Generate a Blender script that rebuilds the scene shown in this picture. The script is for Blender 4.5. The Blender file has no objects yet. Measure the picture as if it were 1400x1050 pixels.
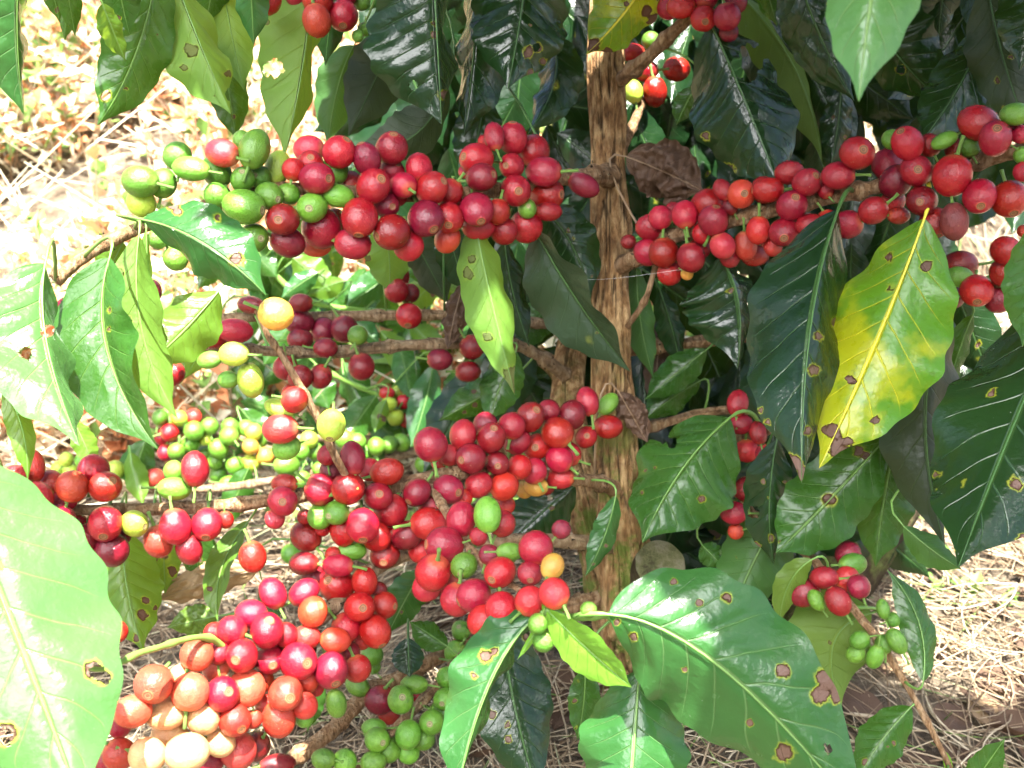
import bpy, math, random
from mathutils import Vector, Matrix, noise
R = math.radians
rnd = random.Random(7)
scene = bpy.context.scene
col = bpy.data.collections.new('place'); scene.collection.children.link(col)

# ------------------------------------------------------------------ camera
F = 1501.0                      # focal length in photo pixels (1400 wide)
CAM = Vector((0, 0, 0.50)); PITCH = R(20)
ROT = Matrix.Rotation(R(90) - PITCH, 3, 'X')
cam = bpy.data.cameras.new('camera'); co = bpy.data.objects.new('camera', cam)
scene.collection.objects.link(co); co.location = CAM; co.rotation_euler = (R(90) - PITCH, 0, 0)
cam.sensor_width = 36; cam.lens = 36 * F / 1400; cam.clip_start = 0.01; cam.clip_end = 500
cam.dof.use_dof = True; cam.dof.focus_distance = 0.55; cam.dof.aperture_fstop = 16
scene.camera = co
ROTI = ROT.transposed()
def at(x, y, d): return CAM + ROT @ Vector(((x - 700) / F * d, -(y - 525) / F * d, -d))
def proj(p):
    q = ROTI @ (p - CAM); d = -q.z
    return (700 + q.x / d * F, 525 - q.y / d * F, d)
def camdir(v): return ROT @ Vector(v)          # x right, y up, z toward the camera

TOSUN = Vector((0.07, -0.30, 0.95)).normalized()

# ------------------------------------------------------------------ materials
class NT:
    def __init__(s, name):
        s.m = bpy.data.materials.new(name); s.m.use_nodes = True; s.t = s.m.node_tree; s.t.nodes.clear()
        s.out = s.t.nodes.new('ShaderNodeOutputMaterial')
    def n(s, typ, **kw):
        nd = s.t.nodes.new('ShaderNode' + typ)
        for k, v in kw.items():
            if hasattr(nd, k): setattr(nd, k, v)
        return nd
    def set(s, sock, v):
        if hasattr(v, 'is_output') or isinstance(v, bpy.types.NodeSocket): s.t.links.new(v, sock)
        elif isinstance(v, (tuple, list)) and len(v) == 3 and sock.type == 'RGBA': sock.default_value = (*v, 1)
        else: sock.default_value = v
    def math(s, op, a, b=None, c=None, clamp=False):
        nd = s.n('Math'); nd.operation = op; nd.use_clamp = clamp
        s.set(nd.inputs[0], a)
        if b is not None: s.set(nd.inputs[1], b)
        if c is not None: s.set(nd.inputs[2], c)
        return nd.outputs[0]
    def smooth(s, v, lo, hi, a=0.0, b=1.0):
        nd = s.n('MapRange'); nd.interpolation_type = 'SMOOTHSTEP'
        s.set(nd.inputs[0], v)
        for i, q in enumerate((lo, hi, a, b)): s.set(nd.inputs[i + 1], q)
        return nd.outputs[0]
    def mix(s, f, a, b, typ='MIX'):
        nd = s.n('Mix'); nd.data_type = 'RGBA'; nd.blend_type = typ
        s.set(nd.inputs[0], f); s.set(nd.inputs[6], a); s.set(nd.inputs[7], b)
        return nd.outputs[2]
    def noise(s, vec, scale, detail=3.0, rough=.55):
        nd = s.n('TexNoise'); s.set(nd.inputs['Vector'], vec); nd.inputs['Scale'].default_value = scale
        nd.inputs['Detail'].default_value = detail; nd.inputs['Roughness'].default_value = rough
        return nd.outputs['Fac']
    def ramp(s, f, stops):
        nd = s.n('ValToRGB'); s.set(nd.inputs[0], f); e = nd.color_ramp.elements
        while len(e) > 1: e.remove(e[-1])
        e[0].position = stops[0][0]; e[0].color = (*stops[0][1], 1)
        for p, c in stops[1:]:
            k = e.new(p); k.color = (*c, 1)
        return nd.outputs[0]
    def bump(s, h, dist, strength=1.0):
        nd = s.n('Bump'); nd.inputs['Distance'].default_value = dist; nd.inputs['Strength'].default_value = strength
        s.set(nd.inputs['Height'], h); return nd.outputs[0]
    def bsdf(s, base, rough, normal=None, spec=.5, **kw):
        nd = s.n('BsdfPrincipled'); s.set(nd.inputs['Base Color'], base); s.set(nd.inputs['Roughness'], rough)
        nd.inputs['Specular IOR Level'].default_value = spec
        if normal is not None: s.set(nd.inputs['Normal'], normal)
        for k, v in kw.items(): s.set(nd.inputs[k.replace('_', ' ')], v)
        return nd.outputs[0]
    def done(s, sh): s.t.links.new(sh, s.out.inputs[0]); return s.m
    def objcoord(s): return s.n('TexCoord').outputs['Object']
    def rand(s): return s.n('ObjectInfo').outputs['Random']

def leaf_material(name, base, alt, trans=.30, rough=.30, spots=.0, alt_amt=.35, vein=(.16, .30, .07), veinf=.5, transcol=None, under=None, blotch=None):
    t = NT(name)
    uv = t.n('UVMap'); uv.uv_map = 'UVMap'
    sp = t.n('SeparateXYZ'); t.set(sp.inputs[0], uv.outputs[0])
    u, v = sp.outputs[0], sp.outputs[1]
    sa = t.math('ABSOLUTE', t.math('MULTIPLY_ADD', v, 2.0, -1.0))
    rnd_ = t.rand()
    off = t.n('CombineXYZ'); t.set(off.inputs[0], t.math('MULTIPLY', rnd_, 37.0)); t.set(off.inputs[1], t.math('MULTIPLY', rnd_, 91.0))
    oc = t.n('VectorMath'); oc.operation = 'ADD'; t.set(oc.inputs[0], t.objcoord()); t.set(oc.inputs[1], off.outputs[0])
    P = oc.outputs[0]
    wob = t.math('MULTIPLY', t.math('SUBTRACT', t.noise(P, 25, 2), .5), .5)
    k = t.math('ADD', t.math('SUBTRACT', t.math('MULTIPLY', u, 9.0), t.math('MULTIPLY', t.math('POWER', sa, .8), 1.7)), wob)
    pp = t.math('PINGPONG', k, .5)
    wid = t.math('MULTIPLY_ADD', sa, -.045, .065)
    lat = t.smooth(pp, 0.0, wid, 1, 0)
    lat = t.math('MULTIPLY', lat, t.smooth(sa, .6, .96, 1, 0))
    midm = t.smooth(sa, 0.02, .055, 1, 0)
    veins = t.math('MAXIMUM', t.math('MULTIPLY', lat, .55), midm)
    n1 = t.noise(P, 22, 4); n2 = t.noise(P, 140, 3)
    c = t.mix(t.smooth(n1, .38, .66, 0, alt_amt), base, alt)
    c = t.mix(t.smooth(n2, .5, .8, 0, .25), c, alt)
    if blotch:
        nb = t.noise(P, 34, 4, .6)
        nbig = t.noise(P, 13, 2)
        c = t.mix(t.smooth(t.math('MULTIPLY_ADD', nbig, .8, t.math('MULTIPLY', nb, .5)), .57, .66), c, blotch)
        nd2 = t.noise(P, 260, 3)
        c = t.mix(t.smooth(nd2, .62, .72, 0, .6), c, (.07, .14, .02))
    c = t.mix(t.math('MULTIPLY', veins, veinf), c, vein)
    # disease lesions: the attribute holds hand-placed ones, a Voronoi adds scattered specks
    la = t.n('Attribute'); la.attribute_name = 'lesion'
    les = t.math('ADD', la.outputs['Fac'], t.math('MULTIPLY', t.math('SUBTRACT', t.noise(P, 150, 5, .65), .5), 1.1))
    les = t.math('MULTIPLY', les, t.smooth(la.outputs['Fac'], .02, .12))
    vo = t.n('TexVoronoi'); t.set(vo.inputs['Vector'], P); vo.inputs['Scale'].default_value = 38
    vs = t.n('SeparateColor'); t.set(vs.inputs[0], vo.outputs['Color'])
    gate = t.math('LESS_THAN', vs.outputs[0], spots * .45)
    speck = t.math('MULTIPLY', gate, t.smooth(t.math('ADD', vo.outputs['Distance'], t.math('MULTIPLY', t.noise(P, 160, 2), .12)), .10, .42, .8, 0))
    les = t.math('MAXIMUM', les, speck)
    c = t.mix(t.smooth(les, .22, .46, 0, t.math('MULTIPLY_ADD', t.noise(P, 55, 2), .9, .1)), c, (.36, .38, .03))
    c = t.mix(t.smooth(les, .44, .50), c, (.07, .030, .012))
    c = t.mix(t.smooth(les, .52, .66), c, t.mix(n1, (.085, .045, .030), (.165, .100, .075)))
    dust = t.noise(P, 420, 2)
    c = t.mix(t.smooth(dust, .74, .80, 0, .35), c, (.45, .45, .38))
    geo = t.n('NewGeometry')
    cu = t.mix(.55, c, under or tuple(min(1, 1.3 * q + .012) for q in base))
    cc = t.mix(geo.outputs['Backfacing'], c, cu)
    rgh = t.math('ADD', t.math('MULTIPLY_ADD', geo.outputs['Backfacing'], .22, rough), t.math('MULTIPLY', t.math('SUBTRACT', n2, .5), .18))
    rgh = t.math('ADD', rgh, t.smooth(les, .44, .55, 0, .35))
    h = t.math('ADD', t.math('MULTIPLY', veins, -.5), t.math('MULTIPLY', t.noise(P, 300, 3), .35))
    h = t.math('ADD', h, t.math('MULTIPLY', t.noise(P, 70, 3), .8))
    h = t.math('SUBTRACT', h, t.math('MULTIPLY', t.smooth(les, .42, .56), t.math('MULTIPLY_ADD', n2, 1.6, .4)))
    nm = t.bump(h, .0011)
    b = t.bsdf(cc, rgh, nm, .42)
    tr = t.n('BsdfTranslucent')
    tc = t.mix(.62, cc, transcol or (.26, .50, .03)); tc = t.mix(t.smooth(les, .44, .5), tc, (.16, .07, .03))
    t.set(tr.inputs[0], tc)
    ms = t.n('MixShader'); ms.inputs[0].default_value = trans
    t.t.links.new(b, ms.inputs[1]); t.t.links.new(tr.outputs[0], ms.inputs[2])
    return t.done(ms.outputs[0])

LM = {
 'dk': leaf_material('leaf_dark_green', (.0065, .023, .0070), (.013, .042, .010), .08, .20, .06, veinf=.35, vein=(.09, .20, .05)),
 'md': leaf_material('leaf_mid_green', (.022, .078, .011), (.042, .120, .017), .26, .27, .07, vein=(.20, .34, .08)),
 'lt': leaf_material('leaf_pale_green', (.070, .160, .016), (.11, .21, .022), .40, .36, .07, vein=(.30, .42, .10), transcol=(.40, .58, .04)),
 'yg': leaf_material('leaf_young_green', (.13, .30, .03), (.17, .36, .04), .42, .24, .0, vein=(.30, .46, .10), transcol=(.38, .62, .05)),
 'ov': leaf_material('leaf_olive_green', (.075, .135, .015), (.10, .165, .02), .30, .40, .05, vein=(.26, .34, .06)),
 'gb': leaf_material('leaf_bluish_green', (.020, .080, .019), (.036, .112, .026), .20, .24, .04, vein=(.22, .36, .14)),
 'nl': leaf_material('leaf_fresh_green', (.052, .135, .036), (.080, .180, .055), .18, .26, .0, vein=(.26, .40, .10), transcol=(.20, .50, .06)),
 'yl': leaf_material('leaf_yellowing', (.31, .34, .010), (.19, .29, .014), .28, .28, .10, vein=(.74, .66, .03), veinf=.9, transcol=(.66, .66, .02), blotch=(.06, .20, .012)),
 'un': leaf_material('leaf_underside_dark', (.011, .022, .008), (.018, .032, .011), .08, .45, .03, veinf=.4, vein=(.06, .13, .03)),
 'br': leaf_material('leaf_dead_brown', (.070, .036, .020), (.15, .090, .055), .12, .6, .2, vein=(.25, .16, .09), transcol=(.25, .13, .05), under=(.09, .055, .036)),
 'tn': leaf_material('leaf_dead_tan', (.30, .20, .105), (.20, .12, .055), .22, .55, .25, vein=(.36, .27, .15), transcol=(.40, .24, .09), under=(.28, .19, .11)),
}
def stem_material(name, c1, c2):
    t = NT(name); n = t.noise(t.objcoord(), 120, 3)
    return t.done(t.bsdf(t.mix(n, c1, c2), .42, t.bump(n, .0004)))
M_STEM = stem_material('green_stem', (.12, .26, .04), (.20, .34, .07))
M_RIB = stem_material('leaf_rib', (.10, .22, .04), (.15, .28, .06))
M_RIBD = stem_material('leaf_rib_dark', (.035, .105, .02), (.055, .14, .03))
M_RIBY = stem_material('leaf_rib_yellow', (.62, .56, .03), (.70, .62, .06))
M_RIBB = stem_material('leaf_rib_brown', (.18, .11, .06), (.27, .18, .10))
RIB = {'dk': M_RIBD, 'un': M_RIBD, 'yl': M_RIBY, 'br': M_RIBB, 'tn': M_RIBB}

def bark_material(name, a, b, c, moss=0.0, scale=1.0):
    t = NT(name); oc = t.objcoord()
    mp = t.n('Mapping'); t.set(mp.inputs[0], oc); mp.inputs['Scale'].default_value = (1, 1, .16)
    n1 = t.noise(mp.outputs[0], 190 * scale, 5, .65); n2 = t.noise(oc, 60 * scale, 4); n3 = t.noise(mp.outputs[0], 520 * scale, 3)
    cc = t.ramp(n1, [(.30, a), (.46, b), (.62, c), (.78, b)])
    cc = t.mix(t.smooth(n2, .42, .68, 0, .55), cc, a)
    att = t.n('Attribute'); att.attribute_name = 'crack'
    cc = t.mix(t.smooth(att.outputs['Fac'], .25, .95, 0, .85), cc, tuple(q * .16 for q in a))
    if moss:
        n4 = t.noise(oc, 45, 5, .7)
        m2 = t.n('Attribute'); m2.attribute_name = 'moss'
        cc = t.mix(t.math('MULTIPLY', t.smooth(n4, .46, .62), t.math('MULTIPLY', m2.outputs['Fac'], moss)), cc, (.13, .17, .03))
    h = t.math('ADD', t.math('MULTIPLY', n1, 1.2), t.math('MULTIPLY', n3, .5))
    return t.done(t.bsdf(cc, .82, t.bump(h, .0040), .25))
M_BARK = bark_material('trunk_bark', (.095, .046, .017), (.29, .160, .066), (.50, .335, .165), 1.0)
M_TWIG = bark_material('branch_bark', (.135, .070, .032), (.27, .155, .075), (.42, .29, .17), 0, 1.7)
M_TWIGP = bark_material('branch_bark_pale', (.16, .095, .050), (.31, .205, .115), (.43, .32, .20), 0, 1.7)
t = NT('flower_debris'); M_DEB = t.done(t.bsdf(t.ramp(t.noise(t.objcoord(), 400, 2), [(.3, (.02, .013, .008)), (.6, (.07, .05, .03)), (.8, (.18, .15, .07))]), .9, None, .2))
t = NT('mossy_log'); oc = t.objcoord(); nn = t.noise(oc, 40, 6, .7)
M_LOG = t.done(t.bsdf(t.ramp(nn, [(.3, (.018, .012, .007)), (.5, (.055, .04, .02)), (.62, (.10, .12, .03)), (.8, (.16, .15, .08))]), .95, t.bump(t.noise(oc, 160, 5), .004), .2))
t = NT('cut_wood'); oc = t.objcoord(); nn = t.noise(oc, 90, 6, .7)
M_CUT = t.done(t.bsdf(t.ramp(nn, [(.3, (.02, .017, .01)), (.46, (.085, .085, .035)), (.6, (.14, .125, .08)), (.75, (.055, .08, .02))]), .9, t.bump(nn, .003), .2))

def cherry_material(name, base, alt, streak, disc=(.30, .13, .055), rough=.115, blushf=.5):
    t = NT(name); oc = t.objcoord(); rn = t.rand()
    off = t.n('CombineXYZ'); t.set(off.inputs[0], t.math('MULTIPLY', rn, 57.0)); t.set(off.inputs[2], t.math('MULTIPLY', rn, 23.0))
    vm = t.n('VectorMath'); vm.operation = 'ADD'; t.set(vm.inputs[0], oc); t.set(vm.inputs[1], off.outputs[0]); P = vm.outputs[0]
    n1 = t.noise(P, 1.1, 3); n2 = t.noise(P, 14, 3); n3 = t.noise(P, 3.0, 2)
    c = t.mix(t.smooth(n1, .36, .64, 0, blushf), base, alt)
    hs = t.n('HueSaturation'); t.set(hs.inputs['Color'], c)
    t.set(hs.inputs['Value'], t.math('MULTIPLY_ADD', t.math('FRACT', t.math('MULTIPLY', rn, 13.7)), .5, .76))
    t.set(hs.inputs['Hue'], t.math('MULTIPLY_ADD', rn, .016, .492)); c = hs.outputs[0]
    c = t.mix(t.smooth(n2, .60, .75, 0, .30), c, streak)
    c = t.mix(t.math('MULTIPLY', t.smooth(t.noise(P, 30, 2), .70, .76), .55), c, (.34, .22, .10))
    s = t.n('SeparateXYZ'); t.set(s.inputs[0], oc)
    # skin close to the stalk ripens last
    c = t.mix(t.smooth(s.outputs[2], -.98, -.72, .55, 0), c, streak)
    r = t.math('SQRT', t.math('ADD', t.math('POWER', s.outputs[0], 2.0), t.math('POWER', s.outputs[1], 2.0)))
    r = t.math('ADD', r, t.math('MULTIPLY', t.math('SUBTRACT', n3, .5), .10))
    top = t.math('GREATER_THAN', s.outputs[2], 0.0)
    ring = t.math('MULTIPLY', top, t.smooth(r, .215, .25, 1, 0))
    c = t.mix(t.math('MULTIPLY', top, t.smooth(r, .24, .33, .6, 0)), c, streak)
    dc = t.mix(t.smooth(t.math('PINGPONG', r, .065), .01, .05), disc, tuple(q * .42 for q in disc))
    c = t.mix(ring, c, dc)
    scf = t.math('MULTIPLY', t.smooth(t.noise(P, 4.5, 4, .7), .66, .72), t.smooth(rn, .35, .4, 0, .7))
    c = t.mix(scf, c, (.30, .19, .10))
    rg = t.math('MULTIPLY_ADD', n2, .16, t.math('MULTIPLY_ADD', ring, .45, rough - .05)); rg = t.math('ADD', rg, t.math('MULTIPLY', scf, .4))
    b = t.bsdf(c, rg, t.bump(t.math('ADD', t.math('MULTIPLY', n2, .5), t.math('MULTIPLY', n3, .8)), .0007), .5,
               Subsurface_Weight=.04, Subsurface_Scale=.003)
    return t.done(b)
CM = {
 'R': cherry_material('cherry_red', (.25, .004, .012), (.36, .014, .016), (.50, .12, .05)),
 'D': cherry_material('cherry_wine', (.13, .004, .012), (.21, .006, .014), (.34, .05, .03)),
 'E': cherry_material('cherry_deep_red', (.19, .006, .015), (.29, .010, .017), (.42, .07, .04)),
 'O': cherry_material('cherry_orange_red', (.38, .028, .015), (.34, .012, .014), (.50, .14, .04)),
 'P': cherry_material('cherry_rose', (.38, .016, .020), (.42, .050, .034), (.54, .20, .09)),
 'Y': cherry_material('cherry_amber', (.55, .30, .045), (.52, .19, .04), (.58, .42, .09), disc=(.34, .22, .08)),
 'C': cherry_material('cherry_glare_pale', (.64, .38, .17), (.60, .20, .10), (.68, .46, .20), disc=(.40, .22, .12)),  # cream skin paints in the sun's burn-out on the lower-left berries
 'B': cherry_material('cherry_glare_red', (.52, .075, .045), (.42, .025, .025), (.60, .20, .08), disc=(.36, .16, .08)),  # red skin lightened to imitate direct sun glare
 'G': cherry_material('cherry_green', (.080, .205, .018), (.125, .27, .025), (.20, .32, .05), disc=(.32, .30, .14), rough=.26),
 'L': cherry_material('cherry_lime', (.29, .41, .04), (.36, .44, .045), (.44, .46, .08), disc=(.34, .28, .10), rough=.26),
 'X': cherry_material('cherry_shrivelled', (.10, .016, .016), (.17, .02, .02), (.12, .06, .04), rough=.45),
}

# ------------------------------------------------------------------ object helpers
WL = {}
def link(o, parent, loc):
    col.objects.link(o); WL[o.name] = Vector(loc)
    if parent is not None:
        o.parent = parent; o.location = Vector(loc) - WL[parent.name]
    else: o.location = loc
def empty(name, loc, label, cat, group=None):
    o = bpy.data.objects.new(name, None); o.empty_display_size = .05; link(o, None, loc)
    o['label'] = label; o['category'] = cat
    if group: o['group'] = group
    return o
def mk(name, V, Fc, mats, parent=None, origin=None, mi=None, smooth=True, uvs=None, attrs=None):
    if origin is None: origin = sum(V, Vector()) / len(V)
    me = bpy.data.meshes.new(name); me.from_pydata([v - origin for v in V], [], Fc)
    for m in (mats if isinstance(mats, list) else [mats]): me.materials.append(m)
    if mi: me.polygons.foreach_set('material_index', mi)
    if smooth: me.polygons.foreach_set('use_smooth', [True] * len(me.polygons))
    if uvs:
        ul = me.uv_layers.new(name='UVMap'); buf = []
        for l in me.loops: buf += uvs[l.vertex_index]
        ul.data.foreach_set('uv', buf)
    for k, a in (attrs or {}).items():
        at_ = me.attributes.new(k, 'FLOAT', 'POINT'); at_.data.foreach_set('value', a)
    me.update()
    o = bpy.data.objects.new(name, me); link(o, parent, origin); return o
def tag(o, label=None, cat=None, group=None, kind=None):
    for k, v in (('label', label), ('category', cat), ('group', group), ('kind', kind)):
        if v: o[k] = v
    return o

def catmull(P, n):
    out = []; m = len(P) - 1
    for i in range(m):
        p0, p1, p2, p3 = P[max(i - 1, 0)], P[i], P[i + 1], P[min(i + 2, m)]
        for k in range(n):
            t = k / n
            out.append(.5 * ((2 * p1) + (p2 - p0) * t + (2 * p0 - 5 * p1 + 4 * p2 - p3) * t * t + (3 * p1 - p0 - 3 * p2 + p3) * t ** 3))
    out.append(P[m].copy()); return out
def tube(V, Fc, pts, rad, seg=10, disp=None, cap=True, attrs=None):
    b0 = len(V); n = len(pts); up = Vector((0.31, -.92, .2)).normalized()
    for i, p in enumerate(pts):
        T = (pts[min(i + 1, n - 1)] - pts[max(i - 1, 0)]).normalized()
        A = (up - T * up.dot(T)).normalized(); B = T.cross(A); up = A
        for k in range(seg):
            a = 2 * math.pi * k / seg; r = rad[i]
            if disp:
                f, at_ = disp(i, a, p); r *= f
                if attrs is not None: attrs.append(at_)
            V.append(p + (A * math.cos(a) + B * math.sin(a)) * r)
    for i in range(n - 1):
        for k in range(seg):
            k2 = (k + 1) % seg
            Fc.append((b0 + i * seg + k, b0 + i * seg + k2, b0 + (i + 1) * seg + k2, b0 + (i + 1) * seg + k))
    if cap:
        Fc.append(tuple(b0 + k for k in reversed(range(seg)))); Fc.append(tuple(b0 + (n - 1) * seg + k for k in range(seg)))

# ------------------------------------------------------------------ ground
def sstep(a, b, x):
    t = min(1, max(0, (x - a) / (b - a))); return t * t * (3 - 2 * t)
def gz(x, y):
    z = .055 * math.exp(-((x - .09) ** 2 + (y - .74) ** 2) / .07)
    y0 = 1.05 + .25 * max(0, x)
    s = max(0, y - y0); z += .46 * s * sstep(0, .5, s) if s < 6 else .46 * 6
    z += .014 * noise.noise(Vector((x * 4, y * 4, 1))) + .05 * noise.noise(Vector((x * .9, y * .9, 5))) * sstep(.6, 2, abs(y))
    return z - .02
xs = [-60, -30, -15, -8, -5, -3.6] + [-2.8 + .04 * i for i in range(126)] + [3, 5, 8, 15, 30, 60]
ys = [-40, -15, -6, -3, -1.5, -.6] + [-.2 + .04 * i for i in range(110)] + [5, 7, 10, 16, 30, 60]
V = [Vector((x, y, gz(x, y))) for y in ys for x in xs]; nx = len(xs)
Fc = [(j * nx + i, j * nx + i + 1, (j + 1) * nx + i + 1, (j + 1) * nx + i) for j in range(len(ys) - 1) for i in range(nx - 1)]
t = NT('soil'); oc = t.objcoord(); n1 = t.noise(oc, 18, 6, .7); n2 = t.noise(oc, 90, 5, .7)
c = t.ramp(n1, [(.3, (.05, .036, .027)), (.48, (.15, .115, .08)), (.66, (.34, .28, .20))])
c = t.mix(t.smooth(n2, .5, .7, 0, .6), c, (.30, .25, .18))
M_SOIL = t.done(t.bsdf(c, .95, t.bump(t.math('ADD', n2, n1), .02), .2))
tag(mk('ground', V, Fc, M_SOIL, origin=Vector((0, 0, 0))), kind='structure')

def flat_mat(name, stops, rough=.6, trans=0):
    t = NT(name); at_ = t.n('Attribute'); at_.attribute_name = 'tint'
    c = t.ramp(at_.outputs['Fac'], stops)
    b = t.bsdf(c, rough, None, .35)
    if trans:
        tr = t.n('BsdfTranslucent'); t.set(tr.inputs[0], c); ms = t.n('MixShader'); ms.inputs[0].default_value = trans
        t.t.links.new(b, ms.inputs[1]); t.t.links.new(tr.outputs[0], ms.inputs[2]); b = ms.outputs[0]
    return t.done(b)
# straw (dead grass stems lying about)
g = random.Random(3); V = []; Fc = []; A = []
def straw(x, y, L, w, lift, ang, tint, curl):
    b0 = len(V); px, py = x, y; n = 5
    z0 = g.uniform(.002, .02)
    for i in range(n + 1):
        f = i / n; z = gz(px, py) + z0 + lift * f
        ww = w * (1 - .6 * f); sx, sy = -math.sin(ang) * ww, math.cos(ang) * ww
        V.extend((Vector((px + sx, py + sy, z)), Vector((px - sx, py - sy, z)), Vector((px, py, z + ww)))); A.extend([tint] * 3)
        px += math.cos(ang) * L / n; py += math.sin(ang) * L / n; ang += curl
    for i in range(n):
        a = b0 + 3 * i
        for p, q in ((0, 2), (2, 1), (1, 0)): Fc.append((a + p, a + q, a + 3 + q, a + 3 + p))
for _ in range(26000):
    y = .38 + 2.2 * g.random() ** 1.9; x = g.uniform(-.9, 1.0) * (.5 + .55 * y)
    if x < .25 and y > 1.18: continue
    if x > .15 and y < .8 and g.random() > .45 + .55 * noise.noise(Vector((x * 6, y * 6, 9))) + .25: continue
    straw(x, y, g.uniform(.025, .12) * (.7 + .5 * y), g.uniform(.0004, .0011) * (.6 + .7 * y), abs(g.gauss(0, .012)), g.uniform(0, 6.28), g.random(), g.uniform(-.25, .25))
M_STRAW = flat_mat('straw', [(0, (.15, .095, .055)), (.4, (.32, .235, .145)), (.75, (.46, .37, .25)), (.93, (.60, .52, .38)), (.97, (.14, .22, .05))], .6, .15)
tag(mk('dead_grass', V, Fc, M_STRAW, origin=Vector((0, 0, 0)), attrs={'tint': A}), 'pale straw of dead grass lying on the sunlit soil', 'dead grass', kind='stuff')
# hillside scrub: small leaves and stems over the bank behind
V = []; Fc = []; A = []
def leaflet(p, d, n, L, w, tint):
    s = d.cross(n).normalized() * w; n = n.normalized(); b = len(V)
    V.extend((p, p + d * L * .45 + s + n * w * .35, p + d * L * .45, p + d * L * .45 - s + n * w * .35, p + d * L - n * L * .12)); A.extend([tint] * 5)
    Fc.extend(((b, b + 2, b + 1), (b, b + 3, b + 2), (b + 1, b + 2, b + 4), (b + 2, b + 3, b + 4)))
def rdir(up=.4):
    v = Vector((g.gauss(0, 1), g.gauss(0, 1), g.gauss(up, .7))); return v.normalized()
for _ in range(11000):
    y = 1.12 + 2.0 * g.random() ** 1.3; x = g.uniform(-1.5, .55) * (.4 + .35 * y)
    dens = noise.noise(Vector((x * 2.6, y * 2.6, 2))) 
    if dens < -.30: continue
    base = Vector((x, y, gz(x, y))); H = g.uniform(.05, .22); lean = Vector((g.gauss(0, .35), g.gauss(0, .35), 1)).normalized()
    top = base + lean * H; hue = noise.noise(Vector((x * 3, y * 3, 11)))
    b = len(V); w = .0013; s = Vector((w, w * .3, 0)); V.extend((base - s, base + s, top + s * .5, top - s * .5)); A.extend([.30 + .1 * g.random()] * 4); Fc.append((b, b + 1, b + 2, b + 3))
    for k in range(g.randint(5, 11)):
        q = base.lerp(top, g.uniform(.15, 1.05)); r = g.random() + hue * .5
        tint = g.uniform(.60, .80) if r > .64 else (g.uniform(.46, .56) if r > .30 else g.uniform(.84, 1.0))
        L = g.uniform(.018, .05); L *= .75; leaflet(q, rdir(), Vector((g.gauss(0, .5), g.gauss(-.5, .5), 1)), L, L * g.uniform(.2, .36), tint)
    if g.random() < .5:
        b = len(V); ang = g.uniform(0, 6.28); d = Vector((math.cos(ang), math.sin(ang), g.uniform(.1, .9))) * g.uniform(.1, .28); s = Vector((0, w, w)) * 1.2
        V.extend((base - s, base + s, base + d + s * .4, base + d - s * .4)); A.extend([g.uniform(.3, .55)] * 4); Fc.append((b, b + 1, b + 2, b + 3))
M_SCRUB = flat_mat('scrub', [(0, (.06, .04, .03)), (.32, (.30, .17, .11)), (.42, (.60, .52, .34)), (.56, (.78, .73, .56)), (.60, (.58, .36, .18)), (.70, (.62, .27, .12)), (.80, (.52, .20, .09)), (.84, (.10, .21, .04)), (1, (.20, .33, .07))], .5, .3)
tag(mk('hillside_scrub', V, Fc, M_SCRUB, origin=Vector((0, 1.5, 0)), smooth=False, attrs={'tint': A}), 'sunlit scrub of orange, cream and green leaves on the bank', 'scrub', kind='stuff')
# low green weeds by the trunk foot and in the straw
V = []; Fc = []; A = []
for cx, cy, d, n, H in ((1000, 960, .80, 26, .05), (960, 1000, .78, 18, .04), (930, 985, .80, 12, .04), (805, 905, .86, 8, .02), (1290, 830, .98, 10, .02), (1340, 790, 1.1, 10, .02), (620, 720, 1.05, 14, .04), (760, 750, 1.15, 12, .02), (420, 700, 1.1, 14, .03), (1340, 1040, .72, 5, .02)):
    p = at(cx, cy, d); p.z = gz(p.x, p.y)
    for k in range(n):
        q = p + Vector((g.gauss(0, .03), g.gauss(0, .03), 0)); q.z = gz(q.x, q.y)
        top = q + Vector((g.gauss(0, .4), g.gauss(0, .4), 1)) * g.uniform(.3, 1) * H
        b = len(V); s = Vector((.0007, 0, 0)); V.extend((q - s, q + s, top + s, top - s)); A.extend([.9] * 4); Fc.append((b, b + 1, b + 2, b + 3))
        for m in range(4): L = g.uniform(.012, .022); leaflet(top.lerp(q, .25 * m * g.random()), rdir(.2), Vector((g.gauss(0, .3), g.gauss(0, .3), 1)), L, L * .3, g.uniform(.85, 1))
tag(mk('ground_weeds', V, Fc, M_SCRUB, origin=Vector((0, .8, 0)), smooth=False, attrs={'tint': A}), 'small green weeds sprouting through the straw and soil', 'weeds', kind='stuff')

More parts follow.
